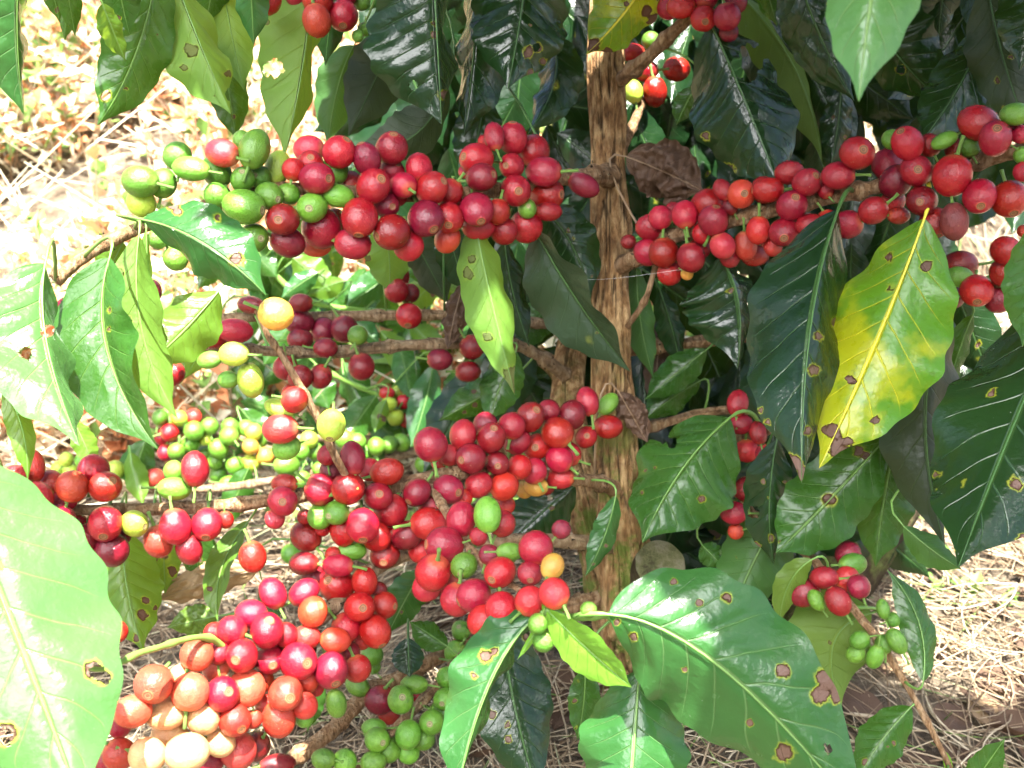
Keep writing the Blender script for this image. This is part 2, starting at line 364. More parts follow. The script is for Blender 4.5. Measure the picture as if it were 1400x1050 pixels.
# ------------------------------------------------------------------ dead leaves on the ground
def dead_leaf_geo(p, L, w, ang, seed, V, Fc, uvs, curl=1.0):
    q = random.Random(seed); b0 = len(V); nt, ns = 14, 8; d = Vector((math.cos(ang), math.sin(ang), 0)); s = Vector((-d.y, d.x, 0))
    k1, k2, k3 = q.uniform(.2, .9) * curl, q.uniform(-.8, .9) * curl, q.uniform(0, 9)
    for i in range(nt + 1):
        t_ = i / nt; pr = max(.02, math.sin(math.pi * t_ ** .9) ** .8)
        for j in range(ns + 1):
            e = 2 * j / ns - 1; a = e * k1 * 1.6
            x = (t_ - .5) * L; yy = w * pr * (math.sin(a) / (k1 * 1.6 if k1 else 1)); z = w * pr * (1 - math.cos(a)) * .9 + L * .25 * k2 * (t_ - .5) ** 2 * 2
            z += .06 * L * noise.noise(Vector((t_ * 4, e * 2, k3)))
            pt = p + d * x + s * yy; V.append(Vector((pt.x, pt.y, gz(pt.x, pt.y) + .009 + z))); uvs.append((t_, j / ns))
    for i in range(nt):
        for j in range(ns):
            a = b0 + i * (ns + 1) + j; Fc.append((a, a + 1, a + ns + 2, a + ns + 1))
def ground_px(x, y):
    lo, hi = .3, 6.0
    for k in range(60):
        m = (lo + hi) / 2; p = at(x, y, m)
        if p.z > gz(p.x, p.y): lo = m
        else: hi = m
    return at(x, y, lo)
for (x, y, L, w, ang, s, mat, lab) in (
    (1290, 888, .040, .014, 1.9, 11, 'tn', 'upright reddish dead leaf on the straw right of the green berries'),
    (1372, 950, .052, .020, .3, 12, 'br', 'large curled grey brown dead leaf at the right edge of the straw'),
    (1342, 985, .040, .011, 1.1, 13, 'tn', 'pale torn dead leaf standing below the large curled one'),
    (1180, 985, .055, .018, 2.2, 14, 'br', 'dark brown dead leaf on the soil just right of the big glossy leaf'),
    (1388, 1020, .050, .018, 2.6, 15, 'br', 'dark dead leaf lying in the bottom right corner'),
    (1225, 925, .036, .010, .2, 16, 'tn', 'light tan dead leaf lying under the drooping twig'),
    (1300, 1000, .040, .015, .9, 17, 'br', 'shadowed dead leaf beside the tip of the drooping twig'),
    (1385, 765, .045, .017, 2.9, 18, 'tn', 'sunlit tan dead leaf under the large ribbed leaf'),
    (772, 985, .045, .016, 1.2, 19, 'br', 'purplish dead leaf on the soil left of the small hanging leaf'),
    (690, 1032, .050, .020, .4, 20, 'br', 'broad dead leaf lying at the bottom below the dark green leaf'),
    (815, 868, .042, .014, 2.1, 21, 'br', 'dead leaf lying behind the young bright green leaf'),
    (585, 835, .046, .016, .7, 22, 'br', 'dead leaf lying behind the gap between the red clusters'),
    (645, 985, .042, .013, 2.5, 23, 'tn', 'pale dead leaf on the soil right of the green berry bunch'),
    (400, 1000, .040, .012, .5, 24, 'tn', 'tan dead leaf in the straw left of the low branch')):
    V = []; Fc = []; U = []; p = ground_px(x, y); dead_leaf_geo(p, L, w, ang, s, V, Fc, U)
    o = mk('fallen_leaf', V, Fc, LM[mat], uvs=U); tag(o, lab, 'fallen leaf', 'fallen leaves on the ground')
V = []; Fc = []; U = []
for k in range(420):
    x = g.uniform(-.6, .8); y = .40 + .8 * g.random() ** 2.6; dead_leaf_geo(Vector((x, y, 0)), g.uniform(.03, .08), g.uniform(.008, .018), g.uniform(0, 6.3), 100 + k, V, Fc, U, .8)
tag(mk('leaf_litter', V, Fc, LM['br'], uvs=U), 'brown dead leaves and crumbs littering the soil', 'leaf litter', kind='stuff')

# ------------------------------------------------------------------ the coffee tree: trunk and branches
base = at(868, 862, .80)
TREE = empty('coffee_tree', Vector((base.x, base.y, gz(base.x, base.y))), 'large coffee tree in front, laden with ripe red cherries, rough brown trunk', 'coffee tree')
bb = at(690, 640, 1.16)
TREE2 = empty('coffee_tree', Vector((bb.x, bb.y, gz(bb.x, bb.y))), 'smaller coffee tree behind on the left, mostly unripe green berries', 'coffee tree')

def trunk(pts, parent, mat=M_BARK, seg=96, n=40, seed=0, depth=.36, moss_y=450, name='trunk'):
    P = catmull([at(x, y, d) for x, y, d, r in pts], n); rr = catmull([Vector((r * d / F, 0, 0)) for x, y, d, r in pts], n)
    rad = [q.x for q in rr]; V = []; Fc = []; C = []
    def disp(i, a, p):
        q = Vector((math.cos(a) * 3.2, math.sin(a) * 3.2, p.z * 16 + seed))
        rid = 1 - abs(noise.noise(q)) * 2; rid2 = 1 - abs(noise.noise(Vector((q.x * 2.3, q.y * 2.3, p.z * 38 + seed + 7)))) * 2
        lump = noise.noise(Vector((math.cos(a) * 1.2, math.sin(a) * 1.2, p.z * 30 + seed)))
        knot = noise.noise(Vector((0, seed, p.z * 24)))
        cr = max(0, rid - .72) / .28; cr2 = max(0, rid2 - .7) / .3
        return 1 + depth * (.55 * lump + .25 * knot) - depth * (.55 * cr + .3 * cr2), min(1, cr * .9 + cr2 * .6)
    tube(V, Fc, P, rad, seg, disp, True, C)
    moss = [min(1, max(0, (proj(v)[1] - moss_y) / 250)) for v in V]
    return mk(name, V, Fc, mat, parent, attrs={'crack': C, 'moss': moss})
trunk([(838, -330, .78, 22), (832, -120, .735, 24), (829, 0, .72, 24), (829, 110, .715, 25), (832, 240, .715, 27), (834, 355, .715, 27), (836, 470, .715, 27), (843, 600, .72, 30), (850, 700, .725, 34), (858, 790, .74, 42), (872, 880, .77, 62), (880, 930, .79, 78)], TREE, seed=1)
trunk([(798, 360, .86, 14), (790, 440, .815, 19), (776, 520, .79, 23), (780, 600, .775, 26), (800, 690, .765, 27), (828, 790, .76, 30), (850, 900, .78, 40)], TREE, seed=33, n=22)
trunk([(716, 478, .83, 10), (745, 492, .81, 12), (768, 512, .80, 15), (778, 540, .79, 16)], TREE, seed=51, n=12, seg=32)
# sawn-off stump stub with a mossy face
P = [at(868, 820, .765), at(888, 795, .735), at(903, 772, .705)]; V = []; Fc = []
tube(V, Fc, catmull(P, 10), [.0195] * 7 + [.0165] * 14, 40, lambda i, a, p: (1 + .09 * noise.noise(Vector((math.cos(a) * 2, math.sin(a) * 2, i * .2))), 0), True)
mi = [0] * (len(Fc) - 1) + [1]
o = mk('stump', V, Fc, [M_LOG, M_CUT], TREE, mi=mi, smooth=False); o['label'] = 'sawn off mossy stump with a rough cut face'
# old mossy stem low on the right
o = trunk([(1262, 640, .92, 26), (1215, 700, .87, 36), (1160, 770, .84, 46), (1120, 830, .83, 52), (1090, 930, .82, 60)], TREE, M_LOG, 40, 16, 77, .4); o['label'] = 'dark mossy old stem'

BR = {}
def branch(key, pts, parent, mat=M_TWIG, name='branch', node=.030, seed=0, debris=True, seg=14):
    P = catmull([at(x, y, d) for x, y, d, r in pts], 14); rad = [q.x for q in catmull([Vector((r * d / F, 0, 0)) for x, y, d, r in pts], 14)]
    q = random.Random(sum(map(ord, key))); V = []; Fc = []; C = []
    acc = 0; sw = []; nodes = []
    for i, p in enumerate(P):
        if i: acc += (p - P[i - 1]).length
        ph = (acc / node) % 1; w = min(ph, 1 - ph) * node
        sw.append(1 + .35 * math.exp(-(w / .003) ** 2))
        if i and int(acc / node) != int((acc - (p - P[i - 1]).length) / node): nodes.append(i)
    def disp(i, a, p):
        n_ = noise.noise(Vector((math.cos(a) * 2.2, math.sin(a) * 2.2, i * .12 + len(key)))); cr = max(0, 1 - abs(n_) * 5)
        return sw[i] * (1 + .13 * noise.noise(p * 160) - .10 * cr), cr * .7
    tube(V, Fc, P, rad, seg, disp, True, C)
    mi = [0] * len(Fc)
    if debris:
        for i in nodes:
            for k in range(26):
                dd = Vector((q.gauss(0, 1), q.gauss(0, 1), q.gauss(0, 1))).normalized(); s = rad[i] * q.uniform(.12, .42)
                c0 = P[i] + dd * rad[i] * q.uniform(.9, 1.7); e = Vector((q.gauss(0, 1), q.gauss(0, 1), q.gauss(0, 1))).normalized(); f = dd.cross(e).normalized()
                b = len(V); V.extend((c0 - e * s * .5, c0 + f * s * .5, c0 + dd * s * 1.5, c0 - f * s * .4)); C.extend([0] * 4)
                Fc.extend(((b, b + 1, b + 2), (b, b + 2, b + 3), (b, b + 3, b + 1), (b + 1, b + 3, b + 2))); mi += [1] * 4
    o = mk(name, V, Fc, [mat, M_DEB], parent, mi=mi, attrs={'crack': C})
    BR[key] = (o, P, rad); return o
branch('upperleft', [(832, 240, .70, 15), (790, 241, .655, 10), (690, 258, .615, 9), (560, 268, .585, 9), (430, 258, .57, 9), (330, 268, .56, 9), (190, 312, .55, 9), (125, 345, .54, 8.5), (76, 383, .53, 8)], TREE)
branch('mid2', [(770, 446, .80, 7), (630, 432, .74, 7), (470, 432, .72, 7), (290, 435, .68, 6), (190, 438, .66, 5), (120, 430, .65, 4)], TREE, M_TWIGP)
branch('mid3', [(772, 512, .78, 9), (735, 486, .75, 8), (690, 470, .735, 8), (560, 472, .70, 8), (440, 482, .68, 7.5), (330, 478, .65, 7), (245, 478, .64, 6)], TREE, M_TWIGP)
branch('tip', [(500, 672, .59, 5.5), (470, 645, .555, 5.5), (432, 568, .53, 5.5), (388, 490, .52, 5), (366, 458, .512, 4), (350, 424, .51, 3)], TREE)
branch('low', [(842, 668, .715, 12), (795, 656, .67, 9), (640, 645, .61, 10), (540, 665, .59, 9.5), (470, 668, .575, 9), (300, 692, .55, 9), (100, 697, .53, 8), (20, 690, .52, 7)], TREE)
branch('lower', [(850, 748, .73, 12), (740, 738, .67, 9), (600, 745, .625, 9), (540, 765, .60, 9), (480, 800, .575, 9), (440, 845, .56, 9), (330, 915, .53, 8), (160, 1000, .50, 7)], TREE, M_TWIGP)
branch('front', [(585, 655, .60, 6), (610, 700, .565, 6), (650, 760, .52, 6), (705, 803, .49, 5), (746, 832, .465, 4)], TREE)
branch('bottom', [(848, 812, .75, 13), (700, 850, .72, 10), (610, 893, .70, 10), (558, 920, .69, 10), (500, 951, .68, 11), (452, 1000, .66, 11), (390, 1045, .65, 10), (320, 1100, .64, 9)], TREE)
branch('bottom2', [(645, 880, .70, 7), (600, 935, .66, 7), (532, 1005, .64, 7), (470, 1075, .63, 6)], TREE)
branch('right', [(838, 368, .715, 15), (868, 352, .69, 12), (900, 330, .67, 11), (950, 315, .65, 11), (1050, 288, .62, 11), (1130, 270, .60, 11), (1200, 255, .585, 11), (1330, 222, .56, 11), (1400, 205, .545, 10), (1500, 178, .53, 9)], TREE)
branch('topright', [(836, 118, .72, 11), (870, 92, .69, 10), (930, 35, .66, 9), (1010, -40, .62, 8), (1120, -110, .60, 7)], TREE, debris=False)
branch('rightmid', [(840, 640, .75, 9), (930, 625, .74, 8), (990, 607, .72, 7), (1030, 592, .69, 7), (1090, 580, .67, 6)], TREE, M_TWIGP)
branch('rightlow', [(842, 650, .77, 8), (930, 638, .765, 6), (985, 658, .72, 6), (1015, 682, .69, 5), (1040, 720, .68, 4)], TREE)
branch('rightfar', [(840, 480, .76, 10), (1000, 462, .76, 8), (1150, 440, .70, 8), (1275, 416, .645, 8), (1345, 392, .60, 8), (1440, 372, .57, 7)], TREE)
branch('droop', [(845, 690, .75, 9), (1000, 695, .74, 7), (1095, 752, .66, 6.5), (1125, 782, .63, 6.5), (1185, 855, .60, 6), (1200, 874, .60, 6), (1250, 955, .60, 4.5), (1292, 1035, .60, 4), (1312, 1085, .60, 3)], TREE, node=.05)
branch('topleft', [(832, -75, .73, 12), (700, -72, .69, 9), (500, -62, .62, 8), (300, -66, .57, 7), (100, -72, .53, 6), (-60, -80, .51, 5)], TREE)
branch('topfar', [(832, -60, .74, 12), (1000, -76, .69, 9), (1200, -80, .62, 8), (1350, -85, .57, 7), (1500, -90, .53, 6)], TREE)
branch('canopytwig', [(832, -95, .72, 10), (1000, -190, .56, 7), (1160, -260, .42, 6), (1252, -285, .36, 5)], TREE)
branch('nearshoot', [(330, 915, .53, 5), (285, 872, .51, 4.5), (200, 890, .465, 4.5), (120, 912, .43, 4), (20, 800, .40, 4), (-90, 640, .39, 4)], TREE, M_STEM, debris=False)
branch('sucker', [(870, 850, .74, 6), (850, 842, .60, 5), (828, 842, .50, 4.5), (790, 845, .47, 4), (752, 836, .455, 3.5)], TREE, M_STEM, debris=False)
branch('drytwig', [(850, 208, .725, 6), (868, 165, .75, 6), (886, 120, .78, 5)], TREE, debris=False)
branch('thintwig', [(898, 352, .68, 3.5), (884, 405, .69, 4), (858, 447, .705, 4)], TREE, debris=False)
branch('toptwig', [(1370, -60, .74, 5), (1330, 16, .76, 5), (1282, 56, .80, 5), (1180, 110, .86, 5)], TREE, debris=False)
branch('lowright', [(842, 600, .78, 8), (1000, 560, .76, 6), (1180, 600, .70, 6), (1300, 640, .64, 6), (1460, 600, .58, 6)], TREE, debris=False)
# second tree
trunk([(700, 380, 1.20, 10), (694, 500, 1.17, 13), (690, 640, 1.16, 16), (690, 760, 1.16, 22), (690, 800, 1.17, 26)], TREE2, seed=90, seg=28, n=10)
branch('g1', [(690, 585, 1.16, 7), (600, 612, 1.03, 6.5), (555, 620, 1.0, 6.5), (420, 648, .95, 6), (300, 667, .92, 5.5), (160, 668, .90, 5), (60, 640, .89, 4)], TREE2, M_TWIGP)
branch('g2', [(694, 520, 1.17, 7), (600, 555, 1.08, 5), (520, 540, 1.03, 4), (430, 500, 1.0, 3.5)], TREE2, M_STEM, debris=False)
branch('g3', [(696, 450, 1.18, 6), (560, 430, 1.08, 4), (420, 410, 1.02, 4), (340, 330, 1.0, 4)], TREE2, M_STEM, debris=False)
branch('g4', [(690, 620, 1.16, 6), (480, 600, 1.04, 5), (330, 600, .98, 5), (200, 580, .95, 4)], TREE2, M_TWIGP)

def nearest(key, x, y):
    best = (1e9, None, None)
    for p, r in zip(BR[key][1], BR[key][2]):
        u, v, d = proj(p); e = math.hypot(u - x, v - y)
        if e < best[0]: best = (e, p, d)
    return best

# ------------------------------------------------------------------ cherries
def cherry_mesh(kind, var):
    q = random.Random(var * 17 + 5); V = []; Fc = []; mi = []; seg = 28
    prof = [(0, .965), (.05, .962), (.11, .962), (.17, .972), (.215, .972), (.25, .990), (.285, .972), (.33, .945)]
    prof += [(math.sin(a) ** .96, math.cos(a)) for a in [math.pi * (.125 + .785 * k / 13) for k in range(14)]]
    prof += [(.22, -.975), (.10, -.965)]
    V.append(Vector((0, 0, prof[0][1]))); gr = q.uniform(.0, .03); ph = q.uniform(0, 6.28); fl = q.uniform(.90, .97)
    sh = .10 if kind == 'X' else .022
    for r, z in prof[1:]:
        for k in range(seg):
            a = 2 * math.pi * k / seg
            g_ = gr * (math.exp(-((math.sin((a - ph) / 2)) / .12) ** 2)) * (1 if abs(z) < .9 else 0)
            rr = r * (1 - g_) * (1 + sh * noise.noise(Vector((math.cos(a) * r * 1.3, math.sin(a) * r * 1.3, z * 1.3 + var * 5))))
            V.append(Vector((rr * math.cos(a), rr * fl * math.sin(a), z * (1 - sh * .5))))
    n = len(prof) - 1
    for k in range(seg): Fc.append((0, 1 + k, 1 + (k + 1) % seg)); mi.append(0)
    for i in range(n - 1):
        for k in range(seg):
            k2 = (k + 1) % seg; a = 1 + i * seg; Fc.append((a + k, a + seg + k, a + seg + k2, a + k2)); mi.append(0)
    Fc.append(tuple(1 + (n - 1) * seg + k for k in reversed(range(seg)))); mi.append(0)
    L = .55 + .3 * q.random(); nb = len(Fc); bx = q.uniform(-.2, .2)
    tube(V, Fc, [Vector((0, 0, -.93)), Vector((bx * .4, 0, -1.05)), Vector((bx, bx * .5, -1.0 - L * .6)), Vector((bx * 1.8, bx, -1.0 - L))], [.16, .10, .09, .12], 8)
    mi += [1] * (len(Fc) - nb)
    me = bpy.data.meshes.new('coffee_cherry'); me.from_pydata(V, [], Fc)
    me.materials.append(CM[kind]); me.materials.append(M_STEM)
    me.polygons.foreach_set('material_index', mi); me.polygons.foreach_set('use_smooth', [True] * len(Fc)); me.update(); return me
CMESH = {(k, v): cherry_mesh(k, v) for k in CM for v in range(3)}
OX = [0, 345, 690, 1030]; OY = [0, 260, 520, 770]; SC = 1388 / 370
PLACED = []
def cherries(key, tile, text, back=0.0):
    ti = tile - 1; ox, oy = OX[ti % 4], OY[ti // 4]
    bo = BR[key][0]
    for item in text.split(';'):
        item = item.strip()
        if not item: continue
        disc = None
        if '@' in item:
            item, ds = item.split('@'); disc = [float(k) for k in ds.split()]
        tk = item.split(); c = [k for k in tk if k[0].isalpha()][0]; nums = [float(k) for k in tk if not k[0].isalpha()]
        x, y = ox + nums[0] / SC, oy + nums[1] / SC; a = nums[2] / SC; b = nums[3] / SC if len(nums) > 3 else a
        ang = nums[4] if len(nums) > 4 else (0 if a >= b else 90)
        if a < b: a, b = b, a; 
        e, bp, bd = nearest(key, x, y)
        # hang around the branch: the first listed lie in front, later ones give way backwards
        d = bd + back - (a * bd / F) * (1.75 if e < 3 * a else 1.0) + rnd.uniform(-.002, .002)
        for k in range(60):
            p = at(x, y, d); r = (a + b) / 2 * d / F; hit = False
            for (q, rq) in PLACED:
                if (p - q).length < .93 * (r + rq): hit = True; break
            if not hit: break
            d += .0016
        p = at(x, y, d); ra, rb = a * d / F, b * d / F; PLACED.append((p, (ra + rb) / 2))
        away = p - bp; away = away.normalized() if away.length > 1e-5 else Vector((0, -1, 0))
        if disc:
            rm = (nums[2] + (nums[3] if len(nums) > 3 else nums[2])) / 2; dx, dy = disc[0] / rm * .96, disc[1] / rm * .96; m = math.hypot(dx, dy)
            if m > .97: dx, dy = dx / m * .97, dy / m * .97
            Z = camdir((dx, -dy, math.sqrt(max(.02, 1 - dx * dx - dy * dy)))); la, lb = ra * 1.03, (rb + ra) / 2
        elif a / b > 1.12:
            Z = camdir((math.cos(R(ang)), -math.sin(R(ang)), 0))
            if Z.dot(away) < 0: Z = -Z
            tl = R(rnd.uniform(5, 22)); Z = (Z * math.cos(tl) + camdir((0, 0, -1)) * math.sin(tl)).normalized(); la, lb = ra * 1.04, rb
        else:
            w = ROTI @ away; w.z = min(w.z, -.15) ; w = w + Vector((rnd.gauss(0, .35), rnd.gauss(0, .35), 0)); Z = (ROT @ w).normalized(); la, lb = ra * 1.04, rb * 1.02
        X = Z.orthogonal().normalized(); X = Matrix.Rotation(rnd.uniform(0, 6.28), 3, Z) @ X; Y = Z.cross(X)
        o = bpy.data.objects.new('coffee_cherry', CMESH[(c, rnd.randrange(3))]); link(o, bo, p)
        o.rotation_euler = Matrix((X, Y, Z)).transposed().to_euler(); o.scale = (lb * 1.09, lb * 1.09, la * 1.06)

cherries('upperleft', 1, "720 930 88 78 10 G;980 865 92 62 10 G;835 940 72 68 G;1140 785 88 70 20 P;1305 765 100 78 105 G;910 800 68 G;1245 920 62 G@10 -30;1330 905 58 G@-10 5;1110 880 80 72 G;1240 720 48 G;1110 1000 60 G;725 1040 70 L")
cherries('upperleft', 5, "1250 85 105 80 5 G@90 20;1300 245 72 G@50 10;900 350 60 G;810 250 48 G")
cherries('upperleft', 2, "330 915 88 80 20 E@68 10;130 860 85 62 100 L;85 1005 75 58 20 G@50 22;185 995 55 G;40 905 48 G@-15 10;440 1005 78 60 10 G;620 955 88 R@50 -25;585 815 82 62 75 D@-20 -62;445 780 80 R@45 -55;715 760 80 E@15 -58;715 880 64 R@35 -30;920 965 86 76 10 E@60 -25;425 870 75 65 80 G;300 840 65 R@10 -20;855 860 72 66 R;775 950 66 R;1010 990 70 R;290 765 75 66 P;495 950 70 R;210 870 55 R")
cherries('upperleft', 6, "305 90 78 74 G@0 15;155 150 82 E@-5 15;550 140 100 76 95 R@0 85;715 215 92 82 D@-65 28;890 145 94 86 60 D@42 62;685 75 70 62 D@38 18;355 195 98 R;180 265 86 78 D;515 275 88 76 10 E;1010 140 76 R@0 48;1150 100 92 75 80 E@22 62;1000 250 70 63 O;800 285 74 R;1160 190 80 66 R;1030 50 60 R;1260 110 62 R;1290 210 66 R;330 290 72 50 O;420 160 62 R;740 30 52 R")
cherries('upperleft', 3, "42 710 80 70 80 R@0 -68;200 880 88 73 5 E;36 850 65 58 R@-28 10;55 978 80 73 R@15 15;215 995 88 76 10 R@70 10;150 775 78 R;405 950 80 55 25 E;115 740 44 R")
cherries('upperleft', 2, "1175 910 78 65 D@58 -5;1150 815 86 75 10 R@-60 0;1240 700 72 52 80 R;1190 725 32 R;1090 880 34 R")
cherries('upperleft', 7, "115 95 50 46 G@5 -5;110 185 80 R;225 110 65 48 R;20 200 55 R")
cherries('topleft', 2, "465 80 75 R@5 65;330 105 80 70 80 O;335 -5 80 R;70 -5 75 R;230 -25 62 R;480 -35 62 R;575 150 32 G;540 185 30 G;560 8 42 G", -.0)
cherries('topleft', 1, "1185 80 30 O;1222 145 28 O", .1)
cherries('topright', 3, "1020 95 64 O@0 35;905 35 70 60 O;1140 85 66 R;840 40 55 R;1030 -15 62 R;1180 5 62 R;1150 165 46 D")
cherries('drytwig', 3, "770 470 72 58 80 R;880 355 66 58 R;725 365 60 52 R;660 470 58 50 80 L;655 270 60 44 R;750 210 45 G")
cherries('right', 7, "815 320 72 R;1070 155 76 72 E@5 -60;845 425 60 R;955 345 72 E;800 140 58 R;925 125 70 63 80 R;1045 70 82 73 R;1118 285 66 P;755 190 78 66 E;730 320 66 R;1300 205 68 62 O;1235 285 72 56 80 P;1020 220 56 R;1155 345 50 R;1280 335 65 52 R;1000 300 52 R;865 110 46 R;1155 85 42 D;935 430 30 Y;635 265 38 D")
cherries('right', 3, "1215 995 70 O@0 10;1120 975 58 45 60 R;1330 975 66 R")
cherries('right', 4, "1240 710 90 76 R@-25 -30;790 735 88 73 15 R@-50 -45;835 875 80 E@-20 10;532 785 84 R@5 0;275 935 75 65 E@25 -20;75 975 76 66 R;1020 900 100 90 -20 R;435 900 80 69 R;730 930 84 78 D;980 720 65 42 -25 G;1155 630 98 86 30 R;185 885 70 60 E;690 845 78 R;1345 585 72 58 G;1380 795 42 G;710 715 48 G;1110 755 48 G;905 745 56 R;1040 765 52 R;1320 640 52 R;1375 690 44 R;1385 880 48 R;370 975 44 R")
cherries('right', 8, "197 80 78 71 R@0 -30;157 215 74 R@-15 40;865 55 80 67 D@-35 15;485 175 72 R;615 105 70 E;930 165 78 68 80 E@0 68;290 180 68 57 E;1160 30 88 76 80 R@-20 58;1315 45 88 R@0 80;1030 160 94 68 80 X;745 130 56 46 R;100 290 46 P;20 325 58 R;715 60 60 R;380 155 52 R;410 220 34 R")
cherries('rightfar', 8, "1055 445 65 50 10 G;1145 515 84 72 80 R@-20 58;1060 385 82 70 E;1295 310 72 R;1255 560 66 E;1290 420 70 R;1000 550 75 66 D;1385 210 30 O")
cherries('mid2', 5, "783 520 58 44 80 E;355 610 66 57 20 E;1290 590 72 48 10 D")
cherries('mid3', 5, "1205 720 85 60 5 R;1100 745 65 R;885 940 60 E;1005 745 52 D;830 900 40 E")
cherries('tip', 5, "1285 975 85 68 80 L;1200 840 75 60 5 L;1075 870 62 43 -10 G;1170 972 52 44 G")
cherries('mid2', 6, "740 515 60 R@-20 -38;735 445 66 E;803 645 64 R@0 50;810 530 46 D;250 580 58 50 D;240 675 70 60 D;470 712 66 D;362 720 68 60 80 D@5 45;245 765 62 52 D")
cherries('tip', 6, "120 635 84 77 Y")
cherries('mid3', 6, "560 905 66 E;350 955 60 E;245 960 60 D;375 810 58 50 E;170 910 60 E;200 1040 46 R;540 745 48 G;960 868 62 52 D;1125 805 60 E;1105 930 62 55 D;1165 780 48 R")
cherries('low', 9, "540 545 78 R@55 -35;540 735 88 82 R@15 55;440 810 75 62 100 D@15 55;300 715 84 76 R@55 30;575 870 80 D;190 600 84 76 P@0 0;320 620 68 54 R;250 535 72 P;480 460 76 R;690 735 68 62 L@60 10;895 555 80 58 5 G;1000 455 86 68 85 D;900 750 88 78 80 R;1060 740 80 R@10 58;812 825 80 76 P;970 865 78 64 80 E;370 545 76 O;80 500 62 P;170 440 80 54 80 O;425 870 68 60 E;895 465 52 G;395 740 52 R;630 800 40 D;1155 715 42 R;1295 905 75 66 80 R")
cherries('g1', 9, "790 505 50 P;590 460 46 L;690 445 40 L;340 405 35 L;360 460 36 L;300 450 34 L;420 410 34 G")
cherries('g4', 9, "1055 300 32 L;995 260 48 G;1075 235 42 G;870 268 44 R;1175 285 46 G;1300 265 42 L;975 325 46 G;1120 350 50 G;1360 390 44 Y;1285 340 40 Y;1205 435 44 G;1105 415 42 G;1120 480 44 G;1185 525 54 38 G;1285 425 44 L;1180 240 44 G;1260 250 44 G;1050 380 44 G;1140 430 40 G;905 365 42 G;950 370 36 G;835 290 42 R;850 370 42 R;990 190 42 O;920 195 40 L;820 190 40 G;860 215 36 G;790 250 36 G;850 180 34 G;1330 310 38 G")
cherries('g1', 10, "175 435 62 52 G;290 305 44 L;245 365 44 G;320 365 42 G;250 510 46 G;345 455 36 G;540 315 42 G;635 340 46 G;700 330 44 G;765 320 46 G;470 300 46 G;580 370 36 G;640 390 40 G;960 245 48 G;880 430 44 G;200 890 48 G")
cherries('g2', 10, "735 190 42 L;775 110 38 R;700 120 40 32 L;690 65 38 30 O;680 155 36 R;790 205 36 R;745 60 32 L;780 40 26 R;840 30 30 O;930 160 28 R;975 160 32 P")
cherries('tip', 10, "145 250 88 73 -5 P;405 230 80 69 95 L@0 62;140 145 76 46 20 L;175 345 70 58 -20 G;215 100 64 E")
cherries('low', 10, "490 555 80 R;645 595 72 R@15 -20;350 560 78 R;155 620 76 71 E@15 -5;430 680 62 G@-30 10;565 745 88 80 80 R@10 62;690 470 82 66 -15 R;915 330 84 E;845 575 72 D@-40 42;1005 560 76 E@55 10;790 795 82 69 D@70 -20;1120 400 75 D@-45 5;1255 425 62 D@5 10;1225 295 78 73 D@15 -50;515 400 85 66 80 E;345 700 60 G;905 735 90 79 E;1160 535 70 62 E@-45 42;1080 280 75 67 E;1290 545 73 R;710 665 80 E;635 800 74 R;465 770 78 66 80 R;165 530 65 52 R;605 460 58 R;400 465 56 D;385 385 50 E;1010 385 52 P;1195 225 58 D;1330 235 66 R;920 640 66 R;865 875 62 R;115 710 48 P;700 735 56 R;680 895 72 E@0 30;510 875 70 48 G;1080 605 46 R;1300 640 46 R;960 420 44 R;270 700 38 R;360 760 38 R")
cherries('low', 11, "425 108 72 60 75 E;530 122 62 42 -50 G;530 238 72 62 R;418 292 56 R@0 -10;130 188 80 69 80 E@30 -35;345 178 72 66 D;60 310 70 E;270 270 78 R;165 340 68 R@-10 0;280 405 68 R;75 445 60 R;285 500 70 58 O;150 465 64 R;225 155 54 D;160 545 60 50 Y;215 545 40 R;330 380 60 R;100 560 44 Y")
cherries('front', 10, "1205 690 88 68 85 G;1085 950 66 G@-15 35;1270 985 82 76 R@-40 25;1070 715 88 78 100 R;985 845 95 83 R@-85 -10;1320 880 66 46 5 G;930 985 90 R;1280 735 66 E;1160 800 44 R;1215 895 50 D")
cherries('front', 14, "1135 165 85 79 R@-75 30;1280 235 84 R@5 58;1050 185 82 R;1185 295 80 R;895 125 70 R;1000 100 60 R")
cherries('front', 11, "160 860 82 R;130 990 62 E@0 25;245 955 66 60 -20 Y;290 765 46 D")
cherries('front', 15, "255 155 76 O;130 195 74 O;170 310 50 G;200 400 52 G;430 240 40 G")
cherries('lower', 10, "275 800 78 70 80 E;265 940 72 62 D;440 950 75 60 R;415 895 40 R")
cherries('lower', 14, "435 115 85 R@-35 -40;550 225 82 67 5 R@25 -10;310 250 76 O@45 -45;75 345 86 R@25 -63;105 155 80 68 60 R;265 150 78 62 -35 R;575 95 74 64 80 R@0 -68;630 350 82 R@40 62;675 215 66 R@60 0;425 395 75 63 10 O;405 550 88 E@35 50;235 505 92 R@60 -10;90 495 78 70 80 R@30 10;280 380 66 P@0 -38;170 670 84 P@40 0;480 330 72 R;320 80 62 D;170 370 60 R;540 540 66 R;495 455 54 E;270 440 56 D;645 140 44 D;135 800 90 80 80 O;280 600 62 O;265 730 66 P;320 640 44 R;60 720 46 P;560 400 44 R;430 720 74 52 80 G;265 795 45 G")
